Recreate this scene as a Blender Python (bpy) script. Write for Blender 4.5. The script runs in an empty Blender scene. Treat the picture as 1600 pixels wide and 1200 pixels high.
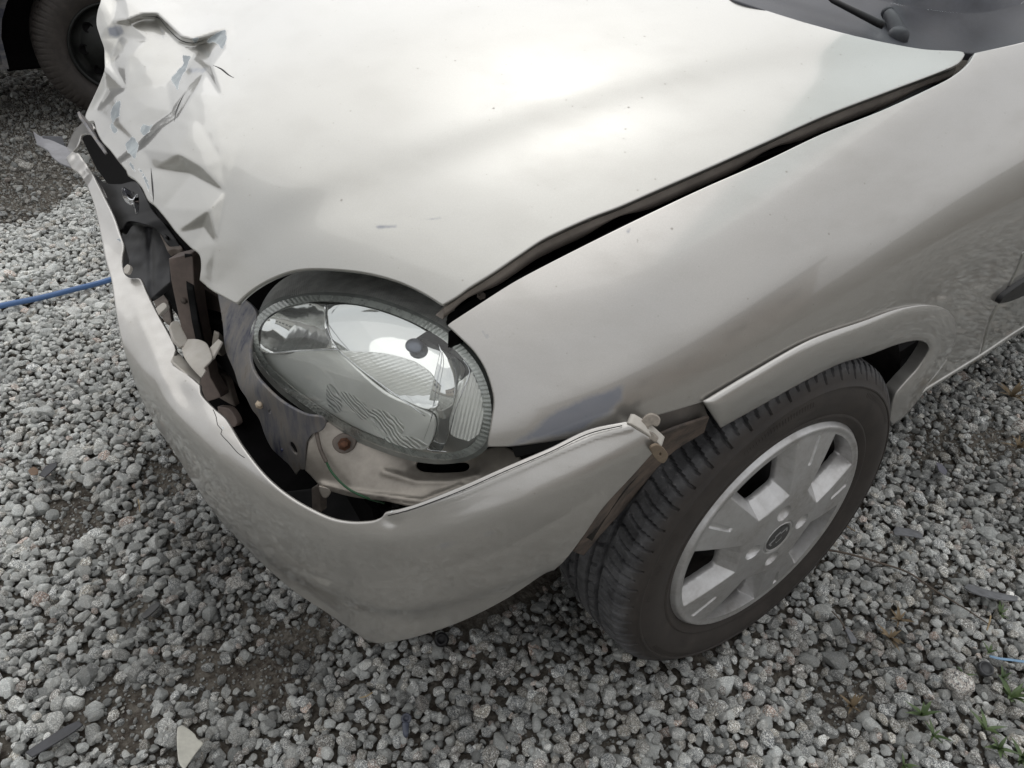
import bpy, bmesh, math, random
import numpy as np
from mathutils import Vector, Matrix, noise
from mathutils.geometry import delaunay_2d_cdt
rnd = random.Random(7)
sc = bpy.context.scene
# ------------------------------------------------------------------ camera, sky, sun, exposure
# world axes: x = towards the front of the silver car, y = towards its left side, z = up; front axle at x = 0
CAM = np.array([0.83926908, 1.15660125, 1.14713904])
ROT = np.array([[-0.7777605006903259, 0.6275763186269068, 0.03516486690765094],
                [-0.35100510337282287, -0.4800514590086314, 0.803956475258405],
                [-0.5214249907437958, -0.6129425429861951, -0.5936475537096476]])
FPX = 1213.7532815629029            # focal length in pixels of a 1600 wide frame
cd = bpy.data.cameras.new('camera'); cam = bpy.data.objects.new('camera', cd); sc.collection.objects.link(cam)
sc.camera = cam
cd.sensor_width = 36; cd.lens = FPX / 1600 * 36; cd.clip_start = .01; cd.clip_end = 2000
m = Matrix.Identity(4)
for i in range(3):
    m[i][0] = ROT[0][i]; m[i][1] = ROT[1][i]; m[i][2] = -ROT[2][i]; m[i][3] = CAM[i]
cam.matrix_world = m
cd.dof.use_dof = False
SUN_EL, SUN_AZ = 58.0, 235.0        # azimuth: compass-like angle of the sun measured from +x towards +y
sd = Vector((math.cos(math.radians(SUN_EL)) * math.cos(math.radians(SUN_AZ)),
             math.cos(math.radians(SUN_EL)) * math.sin(math.radians(SUN_AZ)), math.sin(math.radians(SUN_EL))))
w = bpy.data.worlds.new('World'); sc.world = w; w.use_nodes = True
nt = w.node_tree; nt.nodes.clear()
sky = nt.nodes.new('ShaderNodeTexSky'); sky.sky_type = 'NISHITA'; sky.sun_disc = False
sky.sun_elevation = math.radians(SUN_EL); sky.sun_rotation = math.radians(90 - SUN_AZ)
sky.dust_density = 4.0; sky.air_density = 1.0; sky.ozone_density = 1.0
hs = nt.nodes.new('ShaderNodeHueSaturation'); hs.inputs['Saturation'].default_value = .10
nt.links.new(sky.outputs[0], hs.inputs['Color'])
# cloud deck: a pale even layer mixed over the clear sky, with slow brightness changes
tc = nt.nodes.new('ShaderNodeTexCoord'); mp = nt.nodes.new('ShaderNodeMapping'); mp.inputs['Scale'].default_value = (1.2, 1.2, 2.4)
nz = nt.nodes.new('ShaderNodeTexNoise'); nz.inputs['Scale'].default_value = 1.3; nz.inputs['Detail'].default_value = 4
nt.links.new(tc.outputs['Generated'], mp.inputs[0]); nt.links.new(mp.outputs[0], nz.inputs['Vector'])
cr = nt.nodes.new('ShaderNodeValToRGB')
cr.color_ramp.elements[0].position = .3; cr.color_ramp.elements[0].color = (9.8, 10.0, 10.4, 1)
cr.color_ramp.elements[1].position = .7; cr.color_ramp.elements[1].color = (11.8, 11.75, 11.7, 1)
nt.links.new(nz.outputs[0], cr.inputs[0])
mx = nt.nodes.new('ShaderNodeMix'); mx.data_type = 'RGBA'; mx.inputs[0].default_value = .60
nt.links.new(hs.outputs[0], mx.inputs[6]); nt.links.new(cr.outputs[0], mx.inputs[7])
bg = nt.nodes.new('ShaderNodeBackground'); bg.inputs[1].default_value = .10
nt.links.new(mx.outputs[2], bg.inputs[0])
wo = nt.nodes.new('ShaderNodeOutputWorld'); nt.links.new(bg.outputs[0], wo.inputs[0])
sl = bpy.data.lights.new('sun', 'SUN'); sl.energy = .95; sl.angle = math.radians(95); sl.color = (1, .985, .96)
so = bpy.data.objects.new('sun', sl); sc.collection.objects.link(so)
so.rotation_euler = (-sd).to_track_quat('-Z', 'Y').to_euler()
sc.view_settings.view_transform = 'Standard'; sc.view_settings.look = 'None'
sc.view_settings.exposure = .11; sc.view_settings.gamma = 1; sc.view_settings.use_curve_mapping = False

# ------------------------------------------------------------------ geometry helpers
def rays(px):
    px = np.asarray(px, float).reshape(-1, 2)
    d = np.stack([(px[:, 0] - 800) / FPX, -(px[:, 1] - 600) / FPX, np.ones(len(px))], 1)
    return d @ ROT
def at(px, py, **k):
    """the point of the scene seen in direction (px, py) that has the given x, y or z (or depth d)"""
    d = rays([(px, py)])[0]; (a, v), = k.items()
    if a == 'd': return CAM + d * v
    i = 'xyz'.index(a); return CAM + d * (v - CAM[i]) / d[i]
def depth_of(p): return float((np.asarray(p) - CAM) @ ROT[2])
def pix(p):
    q = ROT @ (np.asarray(p, float) - CAM); return np.array([800 + FPX * q[0] / q[2], 600 - FPX * q[1] / q[2]])

def tag(o, label=None, cat=None, group=None, kind=None):
    if label: o['label'] = label
    if cat: o['category'] = cat
    if group: o['group'] = group
    if kind: o['kind'] = kind
    return o
def link(o, parent=None):
    sc.collection.objects.link(o)
    if parent is not None: o.parent = parent; o.matrix_parent_inverse = Matrix.Identity(4)
    return o
def empty(name, loc=(0, 0, 0), parent=None):
    o = bpy.data.objects.new(name, None); o.location = loc; o.empty_display_size = .05
    return link(o, parent)
def world_origin(o):
    p = Vector((0, 0, 0))
    while o is not None: p += o.location; o = o.parent
    return p
def mesh_obj(name, verts, faces, mat, parent=None, smooth=True, origin=None):
    """verts in world space; the object's own origin is put at `origin` (or the parent's)"""
    base = world_origin(parent)
    loc = Vector(origin) - base if origin is not None else Vector((0, 0, 0))
    off = base + loc
    me = bpy.data.meshes.new(name)
    V = np.asarray(verts, float) - np.array(off)
    me.from_pydata(V.tolist(), [], [tuple(int(i) for i in f) for f in faces])
    if mat is not None:
        for mm in (mat if isinstance(mat, (list, tuple)) else [mat]): me.materials.append(mm)
    if smooth: me.polygons.foreach_set('use_smooth', [True] * len(me.polygons))
    me.update()
    o = bpy.data.objects.new(name, me); o.location = loc
    return link(o, parent)

def resample(pts, step):
    """points (x,y) or (x,y,1) = sharp corner; smooth Catmull-Rom between corners; closed loop"""
    n = len(pts); P = [np.array(p[:2], float) for p in pts]; S = [len(p) > 2 for p in pts]
    out = []
    for i in range(n):
        p1, p2 = P[i], P[(i + 1) % n]
        p0 = P[i - 1] if not S[i] else 2 * p1 - p2
        p3 = P[(i + 2) % n] if not S[(i + 1) % n] else 2 * p2 - p1
        L = np.hypot(*(p2 - p1)); k = max(1, int(round(L / step)))
        t1, t2 = (p2 - p0) / 2, (p3 - p1) / 2
        for t in (t1, t2):
            q = np.hypot(*t)
            if q > L * 1.0: t *= L * 1.0 / q
        for j in range(k):
            t = j / k; h = (2*t**3-3*t**2+1, t**3-2*t**2+t, -2*t**3+3*t**2, t**3-t**2)
            out.append(h[0]*p1 + h[1]*t1 + h[2]*p2 + h[3]*t2)
    return np.array(out)
def in_poly(pts, poly):
    x, y = pts[:, 0], pts[:, 1]; r = np.zeros(len(pts), bool)
    for i in range(len(poly)):
        x1, y1 = poly[i - 1]; x2, y2 = poly[i]
        if y1 == y2: continue
        c = ((y1 > y) != (y2 > y)) & (x < (x2 - x1) * (y - y1) / (y2 - y1) + x1)
        r ^= c
    return r
def dist_line(pts, line, closed=False):
    d = np.full(len(pts), 1e9); line = np.asarray(line, float)
    for i in range(len(line) - (0 if closed else 1)):
        a, b = line[i], line[(i + 1) % len(line)]; ab = b - a
        t = np.clip(((pts - a) @ ab) / (ab @ ab + 1e-12), 0, 1)
        d = np.minimum(d, np.hypot(*(pts - a - t[:, None] * ab).T))
    return d
def tps(ctrl, lam=0.0):
    """ctrl: (px,py,'x'|'y'|'z'|'d',value) or a 3-vector; returns depth(px) with 1/depth a thin-plate spline"""
    X, Z = [], []
    for c in ctrl:
        if len(c) == 4:
            p = at(c[0], c[1], **{c[2]: c[3]}); X.append((c[0], c[1]))
        else:
            p = np.array(c, float); X.append(pix(p))
        Z.append(1 / depth_of(p))
    X = np.array(X, float) / 1000; Z = np.array(Z); n = len(X)
    def U(r): return r * r * np.log(r + 1e-9)
    K = U(np.hypot(X[:, None, 0] - X[None, :, 0], X[:, None, 1] - X[None, :, 1])) + lam * np.eye(n)
    Q = np.c_[np.ones(n), X]
    A = np.block([[K, Q], [Q.T, np.zeros((3, 3))]])
    s = np.linalg.lstsq(A, np.r_[Z, 0, 0, 0], rcond=None)[0]
    def f(px):
        q = np.asarray(px, float) / 1000
        k = U(np.hypot(q[:, None, 0] - X[None, :, 0], q[:, None, 1] - X[None, :, 1]))
        return 1 / (k @ s[:n] + s[n] + q @ s[n + 1:])
    return f
def implicit(F, t0=.35, t1=3.2, n=140):
    """depth of the first place where F turns from outside (>0) to inside along each ray"""
    def f(px):
        D = rays(px); T = np.linspace(t0, t1, n)
        prev = F(CAM + D * T[0]); lo = np.full(len(D), np.nan); hi = lo.copy()
        bestv = np.full(len(D), 1e9); bt = np.full(len(D), t1)
        for i in range(1, n):
            v = F(CAM + D * T[i]); c = (v <= 0) & (prev > 0) & np.isnan(lo)
            lo[c] = T[i - 1]; hi[c] = T[i]
            b = v < bestv; bestv[b] = v[b]; bt[b] = T[i]; prev = v
        miss = np.isnan(lo); lo[miss] = bt[miss]; hi[miss] = bt[miss]
        for _ in range(22):
            mid = (lo + hi) / 2; v = F(CAM + D * mid[:, None]) > 0
            lo = np.where(v, mid, lo); hi = np.where(v, hi, mid)
        f.missed = miss.sum()
        return (lo + hi) / 2
    return f
def spline1(xs, ys):
    """natural cubic spline, linear outside"""
    xs = np.array(xs, float); ys = np.array(ys, float); n = len(xs); h = np.diff(xs)
    A = np.eye(n); b = np.zeros(n)
    for i in range(1, n - 1):
        A[i, i-1] = h[i-1]; A[i, i] = 2*(h[i-1]+h[i]); A[i, i+1] = h[i]
        b[i] = 6*((ys[i+1]-ys[i])/h[i] - (ys[i]-ys[i-1])/h[i-1])
    M = np.linalg.solve(A, b)
    def f(x):
        x = np.asarray(x, float); xc = np.clip(x, xs[0], xs[-1]); i = np.clip(np.searchsorted(xs, xc) - 1, 0, n-2)
        a = xs[i+1]-xc; c = xc-xs[i]; hh = h[i]
        y = M[i]*a**3/(6*hh)+M[i+1]*c**3/(6*hh)+(ys[i]/hh-M[i]*hh/6)*a+(ys[i+1]/hh-M[i+1]*hh/6)*c
        s0 = (ys[1]-ys[0])/h[0]-h[0]*(2*M[0]+M[1])/6; s1 = (ys[-1]-ys[-2])/h[-1]+h[-1]*(M[-2]+2*M[-1])/6
        return y + np.where(x < xs[0], (x-xs[0])*s0, 0) + np.where(x > xs[-1], (x-xs[-1])*s1, 0)
    return f

def panel(name, outline, depth, mat, parent, step=6, disp=None, rim=((.0007, .0006), (.001, .002), (.0006, .008)),
          holes=(), hole_rim=None, pillow=None, attr=None, lift=0.0, mi=None):
    """sheet part: the outline traced from the photograph is laid onto the panel's own curved surface"""
    loops = [resample(outline, step)] + [resample(h, min(step, 4)) for h in holes]
    ins = []
    if rim:
        for li_, l in enumerate(loops):
            tg = np.roll(l, -1, 0) - np.roll(l, 1, 0); tg /= np.hypot(*tg.T)[:, None] + 1e-9; nn2 = np.c_[-tg[:, 1], tg[:, 0]]
            off_ = min(1.5, step*.35)
            q = l + nn2*off_; good = in_poly(q, l)
            if (good.mean() < .5) == (li_ == 0): q = l - nn2*off_
            k = in_poly(q, loops[0])
            for h in loops[1:]: k &= ~in_poly(q, h)
            k &= dist_line(q, l, True) > off_*.8
            ins.append(q[k])
    allv = np.vstack(loops)
    x0, y0 = loops[0].min(0); x1, y1 = loops[0].max(0)
    gx = np.arange(x0, x1, step); gy = np.arange(y0, y1, step * .866)
    G = np.array([(x + (step / 2 if j % 2 else 0), y) for j, y in enumerate(gy) for x in gx])
    if len(G):
        k = in_poly(G, loops[0])
        for h in loops[1:]: k &= ~in_poly(G, h)
        G = G[k]
        for l in loops: G = G[dist_line(G, l, True) > step * .45 + (min(1.5, step*.35) if rim else 0)]
        allv = np.vstack([allv] + ins + [G])
    edges = []; b = 0
    for l in loops:
        edges += [(b + i, b + (i + 1) % len(l)) for i in range(len(l))]; b += len(l)
    r = delaunay_2d_cdt([Vector(p) for p in allv], edges, [], 0, 1e-5)
    V2 = np.array([tuple(v) for v in r[0]]); F = np.array([f for f in r[2]])
    cen = V2[F].mean(1); k = in_poly(cen, loops[0])
    for h in loops[1:]: k &= ~in_poly(cen, h)
    F = F[k]
    a = V2[F[:, 1]] - V2[F[:, 0]]; c = V2[F[:, 2]] - V2[F[:, 0]]
    ar = a[:, 0] * c[:, 1] - a[:, 1] * c[:, 0]
    F = F[np.abs(ar) > 1e-4]; ar = ar[np.abs(ar) > 1e-4]
    F[ar > 0] = F[ar > 0][:, ::-1]      # make all face the camera (image y is down)
    # map each loop vertex to output index
    used = {}
    for i, l in enumerate(r[3]):
        for q in l: used[q] = i
    D = depth(V2) - lift
    if disp is not None: D = D - disp(V2)
    if pillow:
        dd = dist_line(V2, loops[0], True); D = D + pillow[0] * np.exp(-dd / pillow[1])
    P = CAM + rays(V2) * D[:, None]
    fn = np.cross(P[F[:, 1]] - P[F[:, 0]], P[F[:, 2]] - P[F[:, 0]])
    N = np.zeros_like(P)
    for j in range(3): np.add.at(N, F[:, j], fn)
    N /= np.linalg.norm(N, axis=1)[:, None] + 1e-12
    # toward the camera
    s = np.sign(((CAM - P) * N).sum(1)); s[s == 0] = 1
    if s.mean() < 0: F = F[:, ::-1]
    N *= s[:, None]
    verts = [P]; faces = [tuple(f) for f in F]; nv = len(P); A2 = [V2]
    b = 0
    for li, l in enumerate(loops):
        idx = [used.get(b + i) for i in range(len(l))]; b += len(l)
        rr = rim if li == 0 else (hole_rim or rim)
        if not rr: continue
        idx = [i for i in idx if i is not None]
        Pl = P[idx]; Nl = N[idx]
        for _ in range(6): Nl = (Nl*2 + np.roll(Nl, 1, 0) + np.roll(Nl, -1, 0)); Nl = Nl/(np.linalg.norm(Nl, axis=1)[:, None]+1e-12)
        T = np.roll(Pl, -1, 0) - np.roll(Pl, 1, 0) + .6*(np.roll(Pl, -2, 0) - np.roll(Pl, 2, 0)); T /= np.linalg.norm(T, axis=1)[:, None] + 1e-12
        O = np.cross(T, Nl)
        # orientation: outward in image for outer loop, into the hole for holes
        sh = loops[li]; area = .5 * np.sum(sh[:, 0] * np.roll(sh[:, 1], -1) - np.roll(sh[:, 0], -1) * sh[:, 1])
        test = V2[idx] + 0; o2 = np.array([pix(p + o * .002) for p, o in zip(Pl[::max(1, len(Pl)//12)], O[::max(1, len(Pl)//12)])])
        inn = in_poly(o2, loops[li]).mean() > .5
        if (li == 0 and inn) or (li > 0 and not inn): O = -O
        prev = idx
        for (o, d) in rr:
            verts.append(Pl + O * o - Nl * d); A2.append(V2[idx])
            cur = list(range(nv, nv + len(idx))); nv += len(idx)
            for i in range(len(idx)):
                j = (i + 1) % len(idx)
                faces.append((prev[i], cur[i], cur[j], prev[j]))
            prev = cur
    V = np.vstack(verts); A2 = np.vstack(A2)
    ob = mesh_obj(name, V, faces, mat, parent)
    bm = bmesh.new(); bm.from_mesh(ob.data)
    bmesh.ops.recalc_face_normals(bm, faces=bm.faces); bm.to_mesh(ob.data); bm.free()
    ob.data.polygons.foreach_set('use_smooth', [True] * len(ob.data.polygons))
    if attr:
        for an, fn_ in attr.items():
            at_ = ob.data.attributes.new(an, 'FLOAT', 'POINT'); at_.data.foreach_set('value', fn_(A2).astype(np.float32))
    return ob
def blob(polys, soft=3.0):
    """signed 'inside' field of image-traced patches, as a wear and tint mask"""
    polys = [np.array(p, float) for p in polys]
    def f(px):
        r = np.full(len(px), -1e3)
        for p in polys:
            d = dist_line(px, p, True); r = np.maximum(r, np.where(in_poly(px, p), d, -d))
        return np.clip(.5 + r / (2 * soft), 0, 1)
    return f
def tri_interp(ctrl, blur=0):
    """faceted height field from scattered (px,py,h): sheet-metal folds"""
    C2 = np.array([c[:2] for c in ctrl], float); H = np.array([c[2] for c in ctrl], float)
    r = delaunay_2d_cdt([Vector(p) for p in C2], [], [], 0, 1e-6)
    T = np.array(r[2])
    def one(px):
        out = np.zeros(len(px))
        for t in T:
            a, b, c = C2[t]; M = np.array([b - a, c - a]).T
            uv = np.linalg.solve(M, (px - a).T).T
            k = (uv[:, 0] >= -1e-6) & (uv[:, 1] >= -1e-6) & (uv.sum(1) <= 1 + 1e-6)
            out[k] = H[t[0]] + uv[k, 0] * (H[t[1]] - H[t[0]]) + uv[k, 1] * (H[t[2]] - H[t[0]])
        return out
    def f(px):
        px = np.asarray(px, float)
        if not blur: return one(px)
        o = np.zeros(len(px)); n = 0
        for k in range(8):
            a = k * math.pi / 4; o += one(px + blur * np.array([math.cos(a), math.sin(a)])); n += 1
        return (o + one(px) * 2) / (n + 2)
    return f
def openline(pts, step):
    P = [np.array(p[:2], float) for p in pts]; out = []
    for i in range(len(P) - 1):
        p1, p2 = P[i], P[i+1]; p0 = P[i-1] if i else 2*p1-p2; p3 = P[i+2] if i + 2 < len(P) else 2*p2-p1
        k = max(1, int(np.hypot(*(p2-p1)) / step))
        for j in range(k):
            t = j / k; out.append(.5*((2*p1)+(p2-p0)*t+(2*p0-5*p1+4*p2-p3)*t*t+(3*p1-p0-3*p2+p3)*t**3))
    out.append(P[-1]); return np.array(out)
def tube(name, pts, rad, mat, parent=None, seg=10, origin=None, smooth_n=6, flat=1.0):
    P = [Vector(p) for p in pts]
    Q = []
    n = len(P)
    for i in range(n - 1):
        p0 = P[max(i-1, 0)]; p1 = P[i]; p2 = P[i+1]; p3 = P[min(i+2, n-1)]
        for j in range(smooth_n):
            t = j / smooth_n
            Q.append(.5 * ((2*p1) + (p2-p0)*t + (2*p0-5*p1+4*p2-p3)*t*t + (3*p1-p0-3*p2+p3)*t**3))
    Q.append(P[-1])
    R = rad if hasattr(rad, '__len__') else [rad] * n
    V, F = [], []; up = None
    for i, q in enumerate(Q):
        t = (Q[min(i+1, len(Q)-1)] - Q[max(i-1, 0)]).normalized()
        if up is None: up = t.orthogonal().normalized() if abs(t.z) > .95 else Vector((0, 0, 1))
        s = t.cross(up).normalized(); u = s.cross(t).normalized(); up = u
        f = i / smooth_n; k = min(int(f), n-2); r = R[k] + (R[k+1]-R[k]) * (f-k)
        for j in range(seg):
            a = 2*math.pi*j/seg; V.append(q + s*math.cos(a)*r + u*math.sin(a)*r*flat)
    for i in range(len(Q)-1):
        for j in range(seg):
            F.append((i*seg+j, i*seg+(j+1) % seg, (i+1)*seg+(j+1) % seg, (i+1)*seg+j))
    F.append(tuple(range(seg))[::-1]); F.append(tuple((len(Q)-1)*seg+j for j in range(seg)))
    return mesh_obj(name, [tuple(v) for v in V], F, mat, parent, origin=origin)
def box(name, c, size, mat, parent=None, axes=None, bev=.001, origin=None):
    bm = bmesh.new(); bmesh.ops.create_cube(bm, size=1)
    A = Matrix.Identity(3)
    if axes is not None: A = Matrix([Vector(a) for a in axes]).transposed()
    for v in bm.verts: v.co = Vector(c) + A @ Vector((v.co.x*size[0], v.co.y*size[1], v.co.z*size[2]))
    if bev: bmesh.ops.bevel(bm, geom=bm.edges[:], offset=bev, segments=2, affect='EDGES')
    V = [tuple(v.co) for v in bm.verts]; bm.verts.index_update(); F = [[v.index for v in f.verts] for f in bm.faces]; bm.free()
    return mesh_obj(name, V, F, mat, parent, smooth=False, origin=origin)

# ------------------------------------------------------------------ materials
class NT:
    def __init__(s, name):
        s.m = bpy.data.materials.new(name); s.m.use_nodes = True; s.t = s.m.node_tree; s.t.nodes.clear()
        s.out = s.t.nodes.new('ShaderNodeOutputMaterial')
    def n(s, ty, ins=None, **kw):
        o = s.t.nodes.new('ShaderNode' + ty)
        for k, v in kw.items(): setattr(o, k, v)
        for k, v in (ins or {}).items(): s.set(o.inputs[k], v)
        return o
    def set(s, sock, v):
        if isinstance(v, bpy.types.NodeSocket): s.t.links.new(v, sock)
        elif hasattr(v, 'outputs'): s.t.links.new(v.outputs[0], sock)
        else:
            if sock.type == 'RGBA' and hasattr(v, '__len__') and len(v) == 3: v = (*v, 1)
            sock.default_value = v
    def noise(s, scale, detail=3, rough=.5, vec=None, dist=0):
        i = {'Scale': scale, 'Detail': detail, 'Roughness': rough, 'Distortion': dist}
        if vec is not None: i['Vector'] = vec
        return s.n('TexNoise', i)
    def ramp(s, fac, stops):
        r = s.n('ValToRGB', {0: fac}); e = r.color_ramp.elements
        while len(e) < len(stops): e.new(.5)
        for k, (p, c) in enumerate(stops):
            e[k].position = p; e[k].color = (*c, 1) if hasattr(c, '__len__') else (c, c, c, 1)
        return r
    def mix(s, f, a, b):
        o = s.n('Mix', data_type='RGBA'); s.set(o.inputs[0], f); s.set(o.inputs[6], a); s.set(o.inputs[7], b); return o.outputs[2]
    def math(s, op, a, b=None, clamp=False):
        o = s.n('Math', operation=op, use_clamp=clamp); s.set(o.inputs[0], a)
        if b is not None: s.set(o.inputs[1], b)
        return o.outputs[0]
    def bump(s, h, st, dist=.001, nrm=None):
        i = {'Height': h, 'Strength': st, 'Distance': dist}
        if nrm is not None: i['Normal'] = nrm
        return s.n('Bump', i).outputs[0]
    def bsdf(s, **ins):
        b = s.n('BsdfPrincipled', {k.replace('_', ' '): v for k, v in ins.items()}); s.set(s.out.inputs[0], b.outputs[0]); return b
    def pos(s): return s.n('NewGeometry').outputs['Position']
    def attr(s, name, ty='GEOMETRY'):
        o = s.n('Attribute'); o.attribute_name = name; o.attribute_type = ty; return o

def paint_mat(name, col=(.452, .446, .418), dust=.3, chips=False, rough=.30):
    k = NT(name); pos = k.pos()
    fl = k.noise(900, 1, .5, pos); big = k.noise(3.5, 4, .6, pos); dr = k.noise(38, 5, .7, pos)
    streak = k.noise(9, 5, .65, k.n('Mapping', {0: pos, 'Scale': (1, 1, 3.5)}).outputs[0])
    base = k.mix(k.ramp(fl, [(.35, .0), (.7, 1.0)]), tuple(c * .93 for c in col), col)
    dirt = k.math('MULTIPLY', k.ramp(streak, [(.45, 0.0), (.75, 1.0)]).outputs[0], dust, True)
    # road dust settles on the lower body
    z = k.n('SeparateXYZ', {0: pos}).outputs[2]
    low = k.n('MapRange', {0: z, 1: .60, 2: .12, 3: 0.0, 4: 1.0}).outputs[0]
    lowd = k.math('MULTIPLY', low, k.ramp(dr, [(.35, .0), (.75, .5)]).outputs[0], True)
    d = k.math('ADD', dirt, lowd, True)
    spk = k.ramp(k.noise(170, 2, .5, pos), [(.70, 0.0), (.73, 1.0)])     # dust specks and dried drops
    spk2 = k.math('MULTIPLY', spk.outputs[0], k.ramp(dr, [(.5, 0.0), (.62, .5)]).outputs[0])
    vs = k.n('TexVoronoi', {'Vector': pos, 'Scale': 75.0, 'Randomness': 1.0}); vr = k.n('SeparateXYZ', {0: vs.outputs['Color']})
    dot = k.math('MULTIPLY', k.math('LESS_THAN', vs.outputs['Distance'], k.math('MULTIPLY', vr.outputs[1], .12)), k.math('GREATER_THAN', vr.outputs[0], .72))
    d2 = k.math('MAXIMUM', k.math('MAXIMUM', d, spk2), k.math('MULTIPLY', dot, .7))
    c = k.mix(d2, base, (.30, .28, .245))
    rg = k.math('ADD', k.math('MULTIPLY', big.outputs[0], .06), k.math('MULTIPLY_ADD', d2, .35))
    rg = k.math('ADD', k.math('MULTIPLY', big.outputs[0], .06), k.math('ADD', k.math('MULTIPLY', d2, .35), rough - .03))
    metal = k.math('SUBTRACT', .84, k.math('MULTIPLY', d2, .8), True)
    coat = k.math('SUBTRACT', 1.0, k.math('MULTIPLY', d2, .9), True)
    if chips:
        ch = k.attr('chip').outputs['Fac']; jag = k.noise(60, 4, .7, pos)
        v = k.math('ADD', ch, k.math('MULTIPLY', k.math('SUBTRACT', jag.outputs[0], .5), 1.5))
        msk = k.ramp(v, [(.49, 0.0), (.53, 1.0)]).outputs[0]
        edge = k.ramp(v, [(.40, 0.0), (.45, 1.0)]).outputs[0]
        pr = k.mix(k.ramp(k.noise(25, 4, .6, pos), [(.4, 0.0), (.6, 1.0)]), (.27, .30, .32), (.42, .46, .47))
        c = k.mix(edge, c, (.70, .71, .70)); c = k.mix(msk, c, pr)
        metal = k.math('MULTIPLY', metal, k.math('SUBTRACT', 1.0, edge)); coat = k.math('MULTIPLY', coat, k.math('SUBTRACT', 1.0, edge))
        rg = k.math('ADD', rg, k.math('MULTIPLY', edge, .2))
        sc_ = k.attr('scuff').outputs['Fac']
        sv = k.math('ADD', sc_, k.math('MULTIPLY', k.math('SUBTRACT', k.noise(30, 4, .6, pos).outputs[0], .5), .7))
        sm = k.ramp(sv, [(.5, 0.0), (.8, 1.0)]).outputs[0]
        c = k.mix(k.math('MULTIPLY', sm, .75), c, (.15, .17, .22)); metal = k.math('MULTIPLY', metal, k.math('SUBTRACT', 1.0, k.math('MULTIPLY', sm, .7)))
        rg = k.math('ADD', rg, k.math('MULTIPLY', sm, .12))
    opk = k.noise(420, 2, .5, pos)
    nb = k.bump(opk, .025, .0006); b = k.bsdf(Base_Color=c, Metallic=metal, Roughness=rg, Coat_Weight=coat, Coat_Roughness=.045, Normal=nb)
    b.inputs['Coat Normal']
    return k.m
def simple(name, col, rough=.6, metal=0.0, var=.25, scale=30, bump=.1, bscale=120, coat=0.0, spec=.5, col2=None, detail=5, dist=.001):
    k = NT(name); pos = k.pos()
    n1 = k.noise(scale, detail, .65, pos); c2 = col2 or tuple(c * (1 - var) for c in col)
    c = k.mix(k.ramp(n1, [(.35, 0.0), (.65, 1.0)]), c2, tuple(min(1, x * (1 + var * .4)) for x in col))
    b = k.bsdf(Base_Color=c, Metallic=metal, Roughness=k.math('ADD', k.math('MULTIPLY', n1.outputs[0], .2), rough - .1),
               Normal=k.bump(k.noise(bscale, 4, .6, pos), bump, dist), Coat_Weight=coat, Specular_IOR_Level=spec)
    return k.m
M = {}
M['paint'] = paint_mat('silver_paint')
M['hood'] = paint_mat('silver_paint_chipped', chips=True, dust=.12)
M['fender'] = paint_mat('silver_paint_scuff_tint', col=(.485, .469, .443), chips=True, dust=.2)
M['bumper'] = paint_mat('silver_bumper_paint', col=(.475, .461, .437), chips=True, dust=.3, rough=.33)
M['arch'] = paint_mat('silver_trim_paint', col=(.515, .50, .475), dust=.25, rough=.36)
M['under'] = simple('dusty_primer', (.23, .21, .19), .6, .35, .35, 12, .1)
M['brownsteel'] = simple('dusty_brown_steel', (.20, .168, .145), .7, .1, .45, 25, .2)
M['beam'] = simple('brown_beam_paint', (.22, .175, .155), .55, .1, .3, 18, .1)
M['tanmetal'] = simple('dusty_silver_inner_panel', (.40, .365, .32), .42, .55, .35, 14, .12)
M['black'] = simple('black_plastic', (.012, .012, .013), .45, 0, .5, 40, .1, spec=.3)
M['cowl'] = simple('weathered_grey_plastic', (.052, .054, .064), .55, 0, .25, 30, .35, 500)
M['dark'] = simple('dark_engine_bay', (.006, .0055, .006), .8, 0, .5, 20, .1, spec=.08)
M['chrome'] = simple('chrome', (.8, .81, .84), .12, 1, .1, 30, .03)
M['tab'] = simple('raw_white_plastic', (.48, .455, .415), .55, 0, .15, 60, .15, col2=(.45, .42, .37))
M['clip2'] = simple('grimy_tan_plastic', (.30, .265, .225), .6, 0, .35, 120, .3)
M['rawgrey'] = simple('torn_grey_plastic', (.20, .20, .215), .45, .2, .3, 25, .2)
M['clip'] = simple('tan_plastic_clip', (.58, .48, .36), .5, 0, .2, 80)
M['rust'] = simple('rusty_screw', (.13, .06, .035), .85, .1, .5, 200, .4, 600)
M['wire'] = simple('green_wire', (.035, .12, .055), .5, 0, .3, 60)
M['rubber_seal'] = simple('grey_lamp_seal', (.30, .32, .30), .35, 0, .25, 60, .05, coat=.3)
M['well'] = simple('muddy_wheel_well', (.035, .031, .028), .9, 0, .5, 30, .4, 150)
M['mud'] = simple('muddy_arch_liner', (.125, .095, .075), .92, 0, .5, 35, .8, 160, col2=(.06, .05, .044))
# bare panel beside the lamp: worn grey over blue with rust streaks
k = NT('worn_blue_grey_steel'); pos = k.pos()
stk = k.noise(22, 6, .7, k.n('Mapping', {0: pos, 'Scale': (1.8, 1.8, .3)}).outputs[0])
c = k.ramp(stk, [(.32, (.055, .06, .095)), (.43, (.16, .16, .175)), (.56, (.24, .225, .21)), (.70, (.15, .115, .09))])
k.bsdf(Base_Color=c, Metallic=.35, Roughness=.5, Normal=k.bump(stk, .2, .001)); M['bluesteel'] = k.m
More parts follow.
